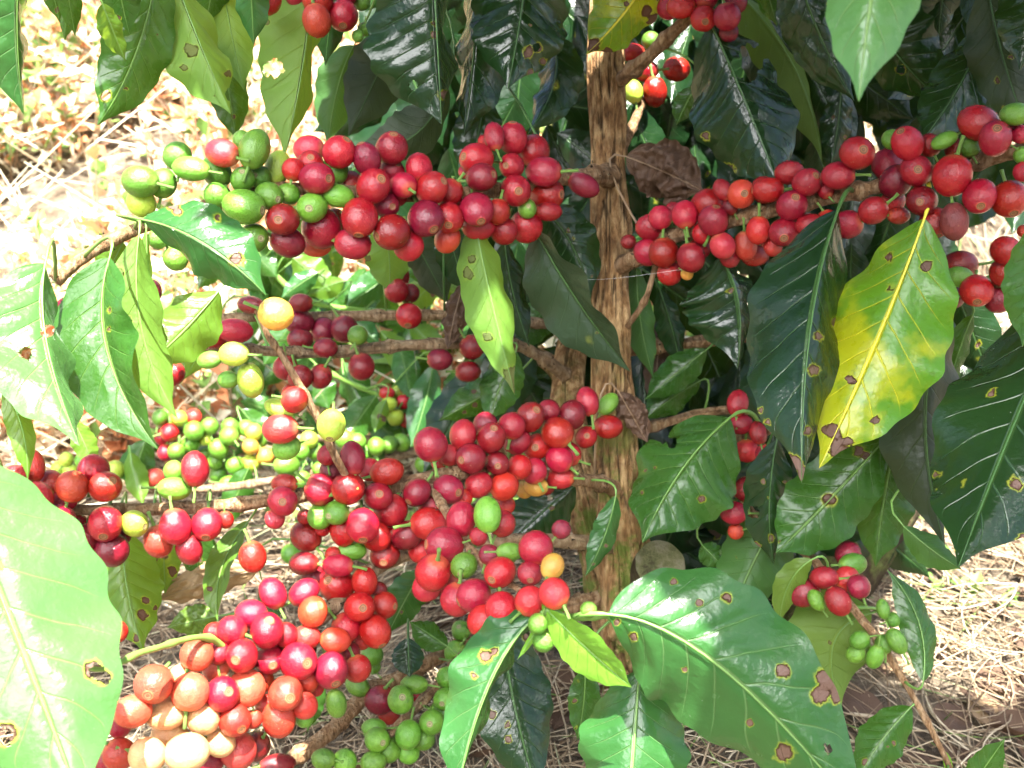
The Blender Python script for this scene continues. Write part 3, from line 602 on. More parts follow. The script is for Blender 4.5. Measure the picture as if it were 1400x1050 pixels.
cherries('lower', 13, "1240 475 86 76 80 R@-10 0;1190 345 72 R;1290 265 78 R;1140 670 84 R@50 -30;790 620 98 88 B@0 30;975 660 90 B;1265 640 88 B;1010 470 78 B;1120 460 58 R;1205 805 80 O@50 30;1040 795 82 C;850 770 98 84 C;680 760 90 82 80 B;1130 920 72 C;755 985 88 C;870 890 90 C;960 970 105 90 C;1220 960 90 B;610 810 82 60 80 R;1340 600 60 O;1110 540 66 B;610 980 76 O;1080 1010 66 R;1310 940 72 D;540 1010 56 R;1300 800 44 O;920 570 46 C;930 755 52 C;1100 360 52 R;1180 560 40 C")
cherries('nearshoot', 13, "590 350 60 R", .06)
cherries('bottom', 14, "655 700 72 D;700 765 58 R;615 470 54 G;620 530 36 G;540 630 62 48 20 G;130 1030 85 50 D;1040 455 54 G;1070 345 48 G@-10 -28;850 665 44 R")
cherries('bottom2', 14, "760 700 72 64 60 G@15 -30;830 622 66 50 G;1005 590 60 53 G@40 -10;985 695 55 G@-10 10;920 815 65 58 G@-5 -10;800 880 70 58 80 G@-10 60;640 905 60 G@35 0;970 770 62 G;625 845 60 46 G;880 900 54 G;700 960 58 G;800 970 55 G;475 1015 58 G;365 1005 60 52 G;620 1020 62 54 G;1065 720 44 G")
cherries('rightmid', 11, "1208 225 62 50 E;1195 118 66 52 100 R;1300 270 58 44 80 E;1240 360 56 O;1335 375 46 R;1150 385 42 E")
cherries('rightlow', 11, "1240 560 60 R;1175 680 66 57 R;1185 775 38 O;1100 520 30 D;1350 520 28 R")
cherries('droop', 16, "365 75 68 60 E;325 190 54 42 60 G;258 150 78 70 E;480 80 60 O;435 195 74 60 -120 E;510 5 72 54 G;540 120 58 D;485 -48 62 D;545 395 48 43 G;625 480 62 43 100 G;525 465 48 43 G;670 415 46 G;735 400 64 45 60 G;665 235 48 34 80 G;715 290 36 G")

# ------------------------------------------------------------------ leaves
def prof(t, sh):
    p = max(0.0, math.sin(math.pi * t ** sh)) ** .78
    return p * (1 - .55 * sstep(.80, .97, t)) if t < 1 else 0
LEAFN = 0
def leaf(bx, by, tx, ty, a, b, d0, d1, kind='dk', m=None, les=(), holes=(), bow=0.0, wave=1.0, key=None, under=False, fa=-1, fb=-1, roll=0, sh=.88, curl=.25, crinkle=0.0, label=None, parent=None, name='leaf', pet=True, nt=52, ns=24, out=None):
    global LEAFN; LEAFN += 1
    q = random.Random(LEAFN * 13 + 1)
    m = m or ((bx + tx) / 2 + q.uniform(-.04, .04) * (ty - by), (by + ty) / 2 + q.uniform(-.04, .04) * (tx - bx))
    H = max(a, b) * 1.03
    if holes: nt, ns = 130, 64
    def cen(t):
        x = (1 - t) ** 2 * bx + 2 * t * (1 - t) * (2 * m[0] - (bx + tx) / 2) + t * t * tx
        y = (1 - t) ** 2 * by + 2 * t * (1 - t) * (2 * m[1] - (by + ty) / 2) + t * t * ty
        return at(x, y, d0 + (d1 - d0) * t + bow * 4 * t * (1 - t))
    tilt = {}
    for s, w, f in ((1, a, fa), (-1, b, fb)): tilt[s] = math.acos(min(1, max(.12, w / H))) * f + (0 if w < H * .8 else .10 * (1 if q.random() < .5 else -1))
    V = []; U = []; LS = []; LX = [(x, y, r * .68) for x, y, r in les]
    if kind in ('dk', 'md', 'lt', 'ov', 'gb') and q.random() < .35:
        for k in range(q.randint(1, 3)):
            tt = q.uniform(.2, .9); x = bx + (tx - bx) * tt + q.uniform(-.8, .8) * a; y = by + (ty - by) * tt + q.uniform(-.3, .3) * a; LX.append((x, y, q.uniform(1.2, 3.0)))
    ph1, ph2, fr = q.uniform(0, 6.28), q.uniform(0, 6.28), q.uniform(2.0, 3.6)
    L3 = (cen(1) - cen(0)).length; inside = []
    for i in range(nt + 1):
        t = i / nt; P = cen(t); T = (cen(min(1, t + .02)) - cen(max(0, t - .02))).normalized(); Vw = (P - CAM).normalized()
        S = T.cross(Vw).normalized(); N = S.cross(T); N = N if N.dot(Vw) < 0 else -N
        d = (P - CAM).dot(camdir((0, 0, -1))); hw = H * d / F * prof(t, sh)
        if roll: S, N = S * math.cos(R(roll)) + N * math.sin(R(roll)), N * math.cos(R(roll)) - S * math.sin(R(roll))
        for j in range(ns + 1):
            s = 2 * j / ns - 1; sg = 1 if s >= 0 else -1; sa = abs(s); th = tilt[sg]
            th2 = th
            X = S * sg * math.cos(th2) + N * math.sin(th2); Nn = N * math.cos(th2) - S * sg * math.sin(th2)
            w = hw * (1 + .035 * math.sin(t * 43 + ph1 + sg) * sa)
            z = 0
            vk = t * 9 - sa ** .8 * 1.7
            vk += .35 * noise.noise(Vector((t * 5, s * 2, ph1))); z += (.030 + .022 * noise.noise(Vector((t * 3, s, ph2)))) * hw * (abs(math.sin(math.pi * vk)) - .6) * min(1, sa * 3) * (1 - .5 * sa)       # quilting between the veins
            z -= curl * hw * sa * sa * .6
            z += .05 * hw * noise.noise(Vector((t * 4, s * 1.6, ph1 + 4))) * min(1, sa * 3); z += wave * .11 * hw * math.sin(6.28 * fr * t + (ph1 if sg > 0 else ph2)) * sa ** 2
            z += .05 * hw * math.exp(-(sa / .10) ** 2) * (-1)
            if crinkle: z += crinkle * hw * (noise.noise(Vector((t * 7, s * 3, ph1))) + .5 * noise.noise(Vector((t * 17, s * 8, ph2))))
            p = P + X * (w * sa) + Nn * z
            V.append(p); U.append((t, j / ns))
            u, v, dd = proj(p); lv = 0
            jx = 3.5 * noise.noise(Vector((u * .10, v * .10, 3))) + 2 * noise.noise(Vector((u * .25, v * .25, 8)))
            for (x, y, r) in LX: lv = max(lv, 1 - (math.hypot(u - x, v - y) + jx) / (2 * r))
            LS.append(lv)
            ins = False
            for (x, y, r) in holes:
                if math.hypot(u - x, v - y) + r * .45 * noise.noise(Vector((u * .15, v * .15, LEAFN))) < r: ins = True
            inside.append(ins)
    Fc = []; fl = []
    for i in range(nt):
        for j in range(ns):
            k = i * (ns + 1) + j; f = (k, k + 1, k + ns + 2, k + ns + 1)
            if holes and sum(inside[z] for z in f) >= 2: continue
            Fc.append(f)
    # make the upper side face the camera (or the underside, when that is what shows)
    k0 = (nt // 2) * (ns + 1) + ns // 2; nrm = (V[k0 + 1] - V[k0]).cross(V[k0 + ns + 1] - V[k0])
    if (nrm.dot(CAM - V[k0]) < 0) != under: Fc = [f[::-1] for f in Fc]
    if out is not None:
        b0 = len(out[0]); out[0].extend(V); out[1].extend(tuple(x + b0 for x in f) for f in Fc); out[2].extend(U); out[3].extend(LS); return
    # midrib and stalk
    if key is None:
        best = (1e9, None)
        for kk in BR:
            if (kk[0] == 'g' and kk[1:].isdigit()) != (parent == 2): continue
            bb_ = min((p - V[ns // 2]).length for p in BR[kk][1])
            if bb_ < best[0]: best = (bb_, kk)
        key = best[1]
    bo, BP, _ = BR[key]; root = cen(0); tgt = min(BP, key=lambda p: (p - root).length)
    back = (cen(0) - cen(.06)).normalized(); rr = max(.0006, min(.0012, H * d0 / F * .028))
    pts = [cen(t / 12) + (CAM - cen(t / 12)).normalized() * (-.0002 if under else .0) for t in range(12, -1, -1)]; rad = [rr * (.15 + .55 * (1 - t / 12)) for t in range(12, -1, -1)]
    dist = (tgt - root).length
    if pet:
        if dist < .11:
            c1 = root + back * dist * .5
            for k in range(1, 7):
                f = k / 6; pts.append((1 - f) ** 2 * root + 2 * f * (1 - f) * c1 + f * f * tgt); rad.append(rr * (1.05 + .3 * f))
        else:
            for k in (1, 2, 3): pts.append(root + back * .005 * k); rad.append(rr)
    nf = len(Fc); nv = len(V); tube(V, Fc, pts, rad, 6); mi = [0] * nf + [1] * (len(Fc) - nf)
    LS += [0] * (len(V) - nv); U += [(.5, .5)] * (len(V) - nv)
    o = mk(name, V, Fc, [LM[kind], RIB.get(kind, M_RIB)], bo, origin=root, mi=mi, uvs=U, attrs={'lesion': LS})
    if label: o['label'] = label
    return o

# --- top left
leaf(28, -62, 33, 157, 17, 62, .50, .53, 'gb', key='topleft', les=[(38, 95, 7)])
leaf(58, -62, 82, 32, 16, 16, .56, .58, 'md', key='topleft'); leaf(84, -65, 103, 50, 18, 18, .53, .56, 'md', key='topleft')
leaf(92, -30, 88, 57, 14, 12, .64, .66, 'md', key='topleft')
leaf(216, -50, 133, 172, 44, 46, .54, .55, 'md', m=(186, 72), key='topleft', holes=[(145, 131, 6)], les=[(145, 131, 10)])
leaf(158, -66, 177, 46, 30, 30, .51, .53, 'md', key='topleft', les=[(161, 25, 5)])
leaf(140, 5, 172, 84, 16, 20, .50, .52, 'lt', key='topleft')
leaf(228, -64, 316, 156, 36, 62, .56, .55, 'lt', m=(268, 46), under=True, key='topleft', les=[(262, 68, 12), (252, 93, 7), (205, 2, 6), (312, 100, 7)], holes=[(318, 128, 9)])
leaf(300, 60, 322, 192, 26, 28, .61, .62, 'md', key='topleft', les=[(287, 155, 5), (320, 160, 4)])
leaf(302, -40, 334, 124, 30, 30, .60, .61, 'lt', under=True, key='topleft')
leaf(342, -62, 347, 62, 28, 26, .54, .56, 'gb', key='topleft'); leaf(300, -70, 280, 36, 26, 30, .58, .60, 'md', key='topleft')
leaf(428, -62, 388, 218, 26, 68, .60, .60, 'lt', m=(417, 70), under=True, key='topleft', holes=[(374, 93, 12), (366, 97, 7)], les=[(372, 94, 13), (364, 30, 6)])
leaf(470, -50, 445, 90, 24, 24, .64, .66, 'dk', key='topleft')
leaf(484, 62, 448, 200, 34, 34, .68, .69, 'md', under=True, m=(462, 120))
leaf(540, 50, 476, 186, 46, 44, .66, .68, 'un', under=True, m=(515, 105), key='topleft')
leaf(612, 118, 478, 204, 34, 40, .645, .64, 'un', under=True, m=(560, 190), les=[(528, 143, 6)])
leaf(592, -62, 604, 170, 34, 100, .57, .585, 'dk', m=(598, 60), key='topleft', les=[(593, 32, 5), (593, 48, 4), (607, 130, 9), (612, 40, 5)], holes=[(565, 117, 6)], label='large dark glossy leaf with a torn edge')
leaf(655, -60, 634, 188, 62, 30, .62, .63, 'dk', m=(648, 66), key='topleft')
leaf(722, -62, 694, 122, 68, 76, .60, .60, 'dk', m=(712, 22), key='topleft', les=[(722, 72, 10), (735, 66, 8), (742, 84, 6), (725, 98, 5)], holes=[(733, 64, 5)])
leaf(752, 48, 722, 183, 40, 26, .66, .655, 'dk', m=(758, 110), key='topleft')
leaf(664, 130, 640, 250, 34, 34, .66, .66, 'dk')
leaf(905, -60, 801, 74, 42, 52, .64, .655, 'yl', m=(856, 16), key='topright', les=[(812, 62, 12), (830, 74, 10), (895, 26, 13), (906, 0, 10), (856, 4, 6)], label='yellow leaf with brown tip beside the trunk')
leaf(972, 32, 1068, 262, 72, 84, .64, .63, 'dk', m=(1022, 145), key='topright', holes=[(1008, 92, 12), (1022, 74, 12), (1024, 100, 12), (1034, 84, 12), (1042, 70, 10)], les=[(965, 186, 8), (995, 232, 11)], label='dark leaf with a bite taken from its edge')
leaf(952, 118, 925, 171, 16, 18, .68, .69, 'md', key='topright')
leaf(985, -30, 1124, 222, 12, 44, .69, .70, 'ov', m=(1080, 80), key='topfar', under=True)
leaf(1082, -70, 1168, 138, 42, 46, .60, .62, 'dk', m=(1118, 40), key='topfar', crinkle=.10)
leaf(1250, -270, 1174, 139, 78, 78, .36, .35, 'nl', m=(1202, -60), key='canopytwig', sh=.80, wave=.4, label='bright leaf hanging close to the camera')
leaf(1172, -10, 1292, 142, 62, 50, .64, .65, 'dk', m=(1222, 70), key='topfar', holes=[(1231, 95, 6)], les=[(1231, 95, 8)])
leaf(1352, 30, 1260, 192, 42, 46, .62, .60, 'dk', m=(1310, 120), key='toptwig')
leaf(1350, -20, 1404, 176, 44, 46, .60, .60, 'un', m=(1372, 80), key='toptwig', les=[(1364, 110, 5), (1371, 146, 4), (1383, 80, 4)])
leaf(1430, -62, 1394, 96, 44, 52, .55, .56, 'dk', key='topfar'); leaf(1300, -62, 1283, 52, 24, 28, .68, .70, 'dk', key='topfar')
leaf(1150, 120, 1136, 226, 22, 24, .69, .70, 'dk'); leaf(1108, 90, 1150, 186, 34, 34, .72, .73, 'un')
leaf(1258, -60, 1240, 40, 40, 34, .66, .68, 'dk', key='topfar'); leaf(1390, 92, 1418, 196, 40, 40, .63, .64, 'dk')
leaf(1030, -66, 1062, 36, 44, 30, .66, .68, 'md', key='topfar')
# --- mid left
leaf(194, 300, 364, 404, 58, 46, .485, .475, 'gb', m=(281, 334), key='upperleft', les=[(237, 277, 12), (243, 290, 8), (297, 297, 7), (218, 268, 5), (322, 355, 14)], bow=-.006, label='grey green leaf with brown lesions over the green berries')
leaf(62, 360, 109, 610, 52, 84, .478, .438, 'nl', m=(64, 470), key='upperleft', holes=[(68, 452, 8), (62, 456, 6), (35, 483, 8)], roll=-16, bow=.004, curl=.1, label='sunlit leaf with small insect holes')
leaf(150, 352, 217, 615, 26, 66, .505, .49, 'md', m=(146, 480), key='upperleft', fa=1, les=[(149, 425, 5), (149, 450, 4)], holes=[])
leaf(190, 322, 243, 573, 34, 42, .525, .52, 'lt', m=(194, 450), key='upperleft', under=True, les=[(163, 372, 10), (160, 388, 7), (175, 436, 5), (158, 424, 5)])
leaf(200, 315, 195, 446, 8, 14, .53, .535, 'lt', under=True, key='upperleft')
leaf(168, 332, 128, 408, 22, 26, .55, .56, 'lt', key='upperleft')
leaf(299, 398, 206, 494, 42, 46, .56, .54, 'lt', key='mid2', roll=15, wave=1.4)
leaf(4, 530, 38, 657, 18, 20, .46, .46, 'lt', m=(30, 585), key='low')
leaf(100, 575, 128, 640, 18, 18, .60, .60, 'lt')
leaf(525, 306, 532, 402, 32, 34, .70, .71, 'lt', under=True, les=[(503, 354, 6), (482, 358, 8), (500, 378, 4)])
leaf(560, 318, 612, 414, 34, 30, .73, .74, 'un', under=True); leaf(612, 300, 640, 402, 26, 26, .72, .73, 'dk')
leaf(648, 298, 704, 540, 30, 44, .60, .595, 'lt', m=(672, 410), key='upperleft', under=True, les=[(645, 354, 8), (640, 376, 10), (666, 461, 9), (703, 520, 24)], label='pale green leaf with brown spots and a dead tip')
leaf(733, 316, 862, 508, 13, 62, .64, .645, 'dk', m=(787, 408), key='upperleft', fa=1, les=[(815, 455, 4)])
leaf(742, 284, 808, 408, 38, 40, .67, .68, 'dk', m=(782, 335), key='upperleft')
leaf(690, 330, 724, 474, 24, 28, .69, .70, 'dk', key='mid2'); leaf(705, 480, 668, 578, 30, 30, .72, .72, 'md', key='mid3')
leaf(760, 400, 700, 480, 26, 26, .78, .79, 'md', key='mid2'); leaf(694, 520, 600, 575, 22, 28, .76, .76, 'md', key='mid3')
leaf(300, 430, 250, 520, 18, 18, .72, .74, 'lt', key='mid3')
# --- right
leaf(984, 350, 1008, 504, 30, 78, .645, .65, 'dk', m=(1010, 415), key='right', les=[(930, 443, 8), (998, 398, 5)])
leaf(1146, 286, 1096, 660, 34, 98, .565, .525, 'dk', m=(1108, 450), key='right', roll=14, les=[(1142, 440, 9), (1118, 460, 9), (1113, 505, 10), (1085, 632, 15), (1098, 648, 14), (1104, 590, 8), (1050, 578, 5), (1040, 560, 4)], label='large dark glossy leaf with a browned edge')
leaf(1264, 298, 1120, 640, 94, 88, .555, .55, 'yl', m=(1203, 455), key='right', sh=1.0, fa=-1, les=[(1215, 352, 9), (1217, 395, 8), (1268, 364, 10), (1163, 352, 5), (1163, 520, 11), (1137, 590, 15), (1158, 606, 12), (1199, 575, 8), (1142, 612, 15)], label='big yellowing leaf with green blotches and brown spots')
leaf(1296, 424, 1292, 748, 46, 66, .60, .60, 'un', m=(1266, 570), key='rightfar')
leaf(1462, 402, 1310, 776, 104, 104, .555, .50, 'dk', m=(1382, 590), key='rightfar', wave=1.4, les=[(1390, 662, 11), (1281, 650, 7), (1304, 754, 5), (1398, 735, 8), (1358, 538, 7), (1318, 660, 4), (1279, 673, 4)], label='broad ribbed dark leaf at the right edge')
leaf(1436, 296, 1398, 474, 40, 44, .50, .51, 'md', key='right')
leaf(1330, 430, 1296, 540, 14, 20, .63, .64, 'md', key='rightfar')
leaf(1214, 596, 1061, 756, 56, 56, .63, .62, 'md', m=(1128, 690), key='lowright', les=[(1175, 617, 10), (1184, 622, 8)], curl=.1)
leaf(1224, 606, 1197, 775, 44, 40, .65, .655, 'md', m=(1208, 690), key='lowright')
leaf(1236, 720, 1314, 778, 22, 26, .60, .585, 'md', key='lowright', under=True)
leaf(998, 571, 878, 742, 82, 66, .66, .64, 'md', m=(930, 645), key='rightmid', holes=[(918, 605, 7), (908, 598, 8), (898, 596, 7)], les=[(882, 644, 3), (895, 641, 3), (958, 682, 7)], label='glossy leaf with a torn notch low beside the trunk')
leaf(786, 664, 690, 750, 42, 40, .70, .69, 'dk', key='low', holes=[(752, 680, 4)]); leaf(842, 678, 800, 788, 18, 20, .66, .66, 'gb', m=(826, 735), key='low')
leaf(966, 478, 882, 546, 26, 26, .74, .74, 'md', key='rightfar'); leaf(958, 520, 880, 574, 24, 28, .76, .76, 'md')
leaf(870, 362, 894, 518, 22, 24, .73, .74, 'md', key='right', m=(876, 440), under=True); leaf(902, 396, 930, 500, 18, 22, .74, .75, 'dk', key='right')
leaf(1062, 602, 1058, 772, 36, 40, .635, .64, 'dk', m=(1052, 690), key='rightlow', les=[(1054, 735, 6), (1034, 746, 6)], holes=[(1030, 700, 8)])
leaf(1068, 700, 996, 850, 54, 50, .68, .68, 'md', m=(1030, 770), key='droop', under=True)
leaf(960, 745, 990, 775, 18, 18, .70, .70, 'md')
leaf(1110, 765, 1066, 856, 18, 20, .61, .62, 'ov', m=(1078, 800), key='droop')
leaf(1192, 838, 1150, 968, 62, 66, .625, .63, 'ov', m=(1140, 880), key='droop', under=True)
leaf(1262, 932, 1213, 779, 26, 22, .585, .60, 'md', m=(1256, 850), key='droop', fa=1)
leaf(1246, 966, 1172, 1066, 30, 34, .60, .59, 'md', key='droop', les=[(1182, 1040, 6)]); leaf(1318, 1092, 1374, 1010, 22, 20, .56, .55, 'md', key='droop'); leaf(1300, 1062, 1290, 1024, 6, 6, .60, .60, 'yg', key='droop')
# --- bottom
leaf(832, 840, 1196, 1142, 116, 96, .455, .44, 'gb', m=(992, 918), key='sucker', sh=.92, curl=.22, wave=.8, les=[(866, 870, 9), (921, 795, 7), (995, 817, 10), (957, 824, 6), (1071, 918, 13), (1132, 930, 20), (1122, 948, 16), (1145, 950, 14), (1072, 1028, 17), (1025, 988, 6), (844, 850, 6), (935, 915, 4), (1014, 1044, 8)], holes=[(1132, 1024, 5)], label='large glossy foreground leaf with pink brown lesions', nt=70, ns=34)
leaf(874, 916, 856, 1160, 76, 82, .49, .47, 'gb', m=(866, 1030), key='sucker', sh=.95)
leaf(748, 834, 864, 940, 18, 36, .455, .45, 'yg', m=(808, 892), key='sucker', fa=1, wave=.3, label='young bright green folded leaf')
leaf(742, 836, 776, 806, 14, 18, .46, .465, 'yg', key='front', wave=.4); leaf(746, 838, 707, 902, 5, 5, .46, .465, 'yg', key='front', wave=.4)
leaf(738, 838, 620, 1112, 18, 62, .465, .455, 'gb', m=(668, 940), key='front', les=[(664, 897, 13), (676, 890, 8), (648, 925, 7)], wave=1.5, label='narrow wavy leaf with a brown patch')
leaf(686, 842, 738, 1092, 56, 58, .62, .60, 'dk', m=(703, 960), key='bottom', les=[(725, 870, 11), (694, 1012, 6), (672, 977, 7)], curl=.1)
leaf(800, 912, 789, 1012, 22, 22, .56, .56, 'md', key='sucker', les=[(786, 957, 4)])
leaf(-80, 612, 118, 1116, 138, 130, .405, .375, 'nl', m=(16, 852), key='nearshoot', sh=.9, wave=.6, les=[(128, 914, 16), (140, 925, 14), (8, 1005, 20), (24, 870, 4)], holes=[(132, 918, 10), (143, 926, 9), (6, 1006, 12)], label='large sunlit foreground leaf at the lower left', nt=70, ns=34)
leaf(170, 724, 196, 892, 52, 50, .60, .58, 'lt', m=(173, 800), key='low', les=[(199, 821, 8), (195, 840, 9), (137, 806, 8), (212, 832, 5), (186, 873, 7)], holes=[(229, 822, 7)])
leaf(222, 722, 226, 812, 26, 26, .62, .62, 'lt', key='low', les=[(212, 765, 6), (236, 780, 9), (206, 780, 6)])
leaf(340, 712, 298, 850, 10, 24, .58, .56, 'lt', m=(302, 780), key='low', fa=1, les=[(287, 805, 5)])
leaf(276, 722, 270, 802, 24, 22, .62, .63, 'md', key='low')
leaf(352, 780, 212, 822, 26, 28, .63, .62, 'tn', key='lower', crinkle=.25, label='dried tan leaf'); leaf(298, 842, 228, 858, 20, 22, .60, .60, 'ov', key='lower', crinkle=.2)
leaf(128, 770, 150, 868, 30, 34, .62, .64, 'dk', key='low')
leaf(558, 872, 560, 926, 23, 23, .64, .63, 'dk', key='bottom', wave=.3); leaf(612, 884, 560, 850, 22, 18, .66, .66, 'md', key='bottom')
leaf(578, 780, 530, 868, 26, 28, .68, .69, 'gb', key='lower'); leaf(440, 930, 420, 1000, 16, 16, .62, .62, 'md', key='lower')
leaf(360, 800, 380, 850, 18, 16, .66, .66, 'gb', key='lower')
# --- dead leaves caught in the tree
leaf(856, 214, 962, 262, 44, 40, .69, .67, 'br', key='right', crinkle=.5, label='dead brown crumpled leaf')
leaf(634, 388, 612, 478, 20, 18, .70, .70, 'br', key='mid3', crinkle=.5, label='dead brown shred of leaf'); leaf(846, 536, 886, 606, 22, 20, .68, .68, 'br', key='low', crinkle=.5, label='dead brown curled leaf')
leaf(902, 420, 890, 560, 22, 22, .78, .78, 'br', key='rightfar', crinkle=.4, label='dead brown leaf in the shade')
print('tree leaves', LEAFN)
# --- second tree
for a in ((400, 352, 452, 398, 26, 26, 1.0, 1.0, 'lt'), (436, 372, 384, 408, 16, 16, .99, .98, 'gb'), (545, 368, 472, 420, 20, 22, 1.0, .98, 'gb'), (470, 384, 420, 404, 18, 14, 1.0, 1.0, 'lt'), (380, 340, 372, 392, 16, 14, 1.0, 1.02, 'md'), (520, 452, 566, 520, 20, 20, 1.05, 1.03, 'lt'),
          (592, 500, 562, 612, 22, 24, .98, .96, 'gb'), (515, 540, 470, 602, 24, 24, 1.0, .98, 'md'), (528, 546, 512, 592, 12, 12, .98, .97, 'lt'), (470, 495, 500, 570, 26, 22, 1.03, 1.02, 'md'), (420, 500, 450, 560, 24, 24, 1.05, 1.05, 'md'), (560, 440, 610, 492, 20, 20, 1.06, 1.04, 'lt'), (640, 500, 615, 560, 22, 20, 1.05, 1.05, 'md'), (460, 415, 520, 470, 22, 18, 1.05, 1.04, 'gb'), (400, 440, 360, 500, 20, 20, 1.02, 1.02, 'md'),
          (200, 600, 178, 668, 26, 24, .9, .88, 'md'), (178, 618, 196, 690, 18, 16, .88, .87, 'lt'), (330, 560, 372, 610, 20, 18, 1.0, 1.0, 'md'), (620, 590, 590, 640, 18, 18, 1.02, 1.0, 'md'), (340, 640, 310, 720, 22, 22, .95, .95, 'md'), (600, 380, 550, 430, 20, 22, 1.06, 1.05, 'lt'), (330, 330, 380, 380, 20, 20, 1.0, 1.0, 'md'), (300, 350, 270, 395, 16, 16, 1.0, 1.0, 'md'), (430, 330, 400, 352, 16, 14, 1.02, 1.02, 'lt')):
    leaf(*a, parent=2, nt=26, ns=12)
g = random.Random(5); out2 = ([], [], [], [])
for n in range(110):
    x = g.uniform(330, 690); y = g.uniform(300, 590); L = g.uniform(50, 95); an = R(g.gauss(95, 50)); d = g.uniform(1.03, 1.25)
    leaf(x, y, x + L * math.cos(an), y + L * math.sin(an), L * .24, L * .24, d, d + g.uniform(-.05, .05), 'md', nt=14, ns=8, out=out2)
tag(mk('foliage', out2[0], out2[1], LM['md'], TREE2, uvs=out2[2], attrs={'lesion': out2[3]}), kind='stuff')
# --- the dark inner foliage behind, and unseen canopy leaves placed overhead to shade the tree
LITP = [(at(x, y, d), r) for x, y, d, r in ((50, 490, .455, .03), (70, 960, .38, .035), (230, 950, .475, .035), (180, 990, .475, .035), (300, 985, .48, .03), (260, 900, .49, .02), (110, 640, .50, .025), (60, 655, .50, .02), (205, 240, .53, .02), (860, 1030, .48, .02), (640, 1010, .46, .015), 
        (30, 60, .51, .02), (830, 890, .45, .008), (420, 590, .51, .02), (660, 420, .60, .008), (1350, 830, .95, .10), (1250, 800, 1.0, .08), (1330, 770, 1.02, .10), (1280, 900, .88, .05), (620, 730, 1.1, .08), (330, 740, 1.0, .06), (400, 720, 1.0, .06), (780, 740, 1.1, .06), (480, 430, 1.0, .05), (560, 390, 1.05, .04), (250, 840, .61, .03))]
def in_sunbeam(p, pad):
    for q, r in LITP:
        w_ = p - q; k_ = w_.dot(TOSUN)
        if k_ > .02 and (w_ - TOSUN * k_).length < r + pad: return True
    return False
g = random.Random(21); out = ([], [], [], [])
n = 0
while n < 480:
    x = g.uniform(430, 1480); y = g.uniform(-120, 720); L = g.uniform(100, 175); an = R(g.gauss(90, 34))
    if x > 1180 and y > 560: continue
    if x < 640 and y > 250: continue
    if x < 610 and y > 330: continue
    if x < 820 and y > 550: continue
    d = g.uniform(.79, .95)
    if x > 1010 and n % 2 and y < 480: d = g.uniform(.70, .80)
    if x > 520 and y < 290 and x < 1000: pass
    elif in_sunbeam(at(x + L * .5 * math.cos(an), y + L * .5 * math.sin(an), d), .005 if x > 1000 else .03): continue
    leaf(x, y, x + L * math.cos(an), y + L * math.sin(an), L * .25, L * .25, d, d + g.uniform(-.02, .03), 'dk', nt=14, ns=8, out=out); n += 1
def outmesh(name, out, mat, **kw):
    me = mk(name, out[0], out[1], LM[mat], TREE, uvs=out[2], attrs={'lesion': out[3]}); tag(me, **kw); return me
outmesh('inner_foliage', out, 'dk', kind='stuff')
CR = ([], [], [], [])
def free_leaf(p, d, nrm, L, out, seed):
    q = random.Random(seed); s = d.cross(nrm).normalized(); nrm = s.cross(d).normalized(); b0 = len(out[0]); nt, ns = 14, 6; ph = q.uniform(0, 6)
    for i in range(nt + 1):
        t_ = i / nt; w = L * .23 * prof(t_, .9)
        for j in range(ns + 1):
            e = 2 * j / ns - 1
            out[0].append(p + d * L * t_ + s * w * e - nrm * (L * .25 * t_ * t_ + w * .3 * (e * e) + .12 * w * math.sin(t_ * 16 + ph) * e * e)); out[2].append((t_, j / ns)); out[3].append(0)
    for i in range(nt):
        for j in range(ns):
            a = b0 + i * (ns + 1) + j; out[1].append((a, a + 1, a + ns + 2, a + ns + 1))
n = 0; k = 0
while n < 900:
    k += 1
    x = g.uniform(60, 1560); y = g.uniform(-150, 1000); dep = g.uniform(.44, .98)
    if x < 330 and g.random() < .55: continue
    Q = at(x, y, dep); z = g.uniform(.62, 1.0); p = Q + TOSUN * ((z - Q.z) / TOSUN.z)
    if in_sunbeam(p, .045): continue
    ang = g.uniform(0, 6.28); d = Vector((math.cos(ang), math.sin(ang), g.uniform(-.5, .1))).normalized()
    L = g.uniform(.09, .14); free_leaf(p - d * L / 2, d, Vector((g.gauss(0, .25), g.gauss(0, .25), 1)), L, CR, k); n += 1
for j, (x, y, d) in enumerate(((150, 480, .505), (215, 480, .525), (960, 850, .455), (1060, 880, .45), (1100, 980, .445), (1000, 960, .45), (1200, 60, .355), (1160, 100, .355), (1240, 10, .355), (30, 760, .40), (60, 850, .39), (860, 860, .455), (1140, 1030, .44), (800, 900, .455), (1230, 400, .555), (1210, 480, .555), (1180, 560, .55), (1250, 350, .555), (1350, 640, .53), (1320, 720, .51), (1380, 560, .54), (1235, 860, .59), (1200, 885, .60), (1190, 900, .625), (280, 320, .48), (1300, 90, .64), (1370, 60, .60), (690, 420, .60), (1100, 420, .55), (300, 620, .95), (260, 600, .95), (340, 605, .95), (380, 640, .94), (420, 610, .97), (470, 605, .98), (230, 600, .94), (320, 640, .93))):  # extra unseen leaves added up-sun to shade these spots
    Q = at(x, y, d)
    for r_ in range(2):
        z = g.uniform(.62, .9); p = Q + TOSUN * ((z - Q.z) / TOSUN.z) + Vector((g.gauss(0, .008), g.gauss(0, .008), 0)); ang = g.uniform(0, 6.28); dd = Vector((math.cos(ang), math.sin(ang), -.1)).normalized()
        if in_sunbeam(p, .02): continue
        free_leaf(p - dd * .04, dd, Vector((0, -.1, 1)), .08, CR, 7000 + j * 5 + r_)
outmesh('shade_crown', CR, 'dk', kind='stuff')
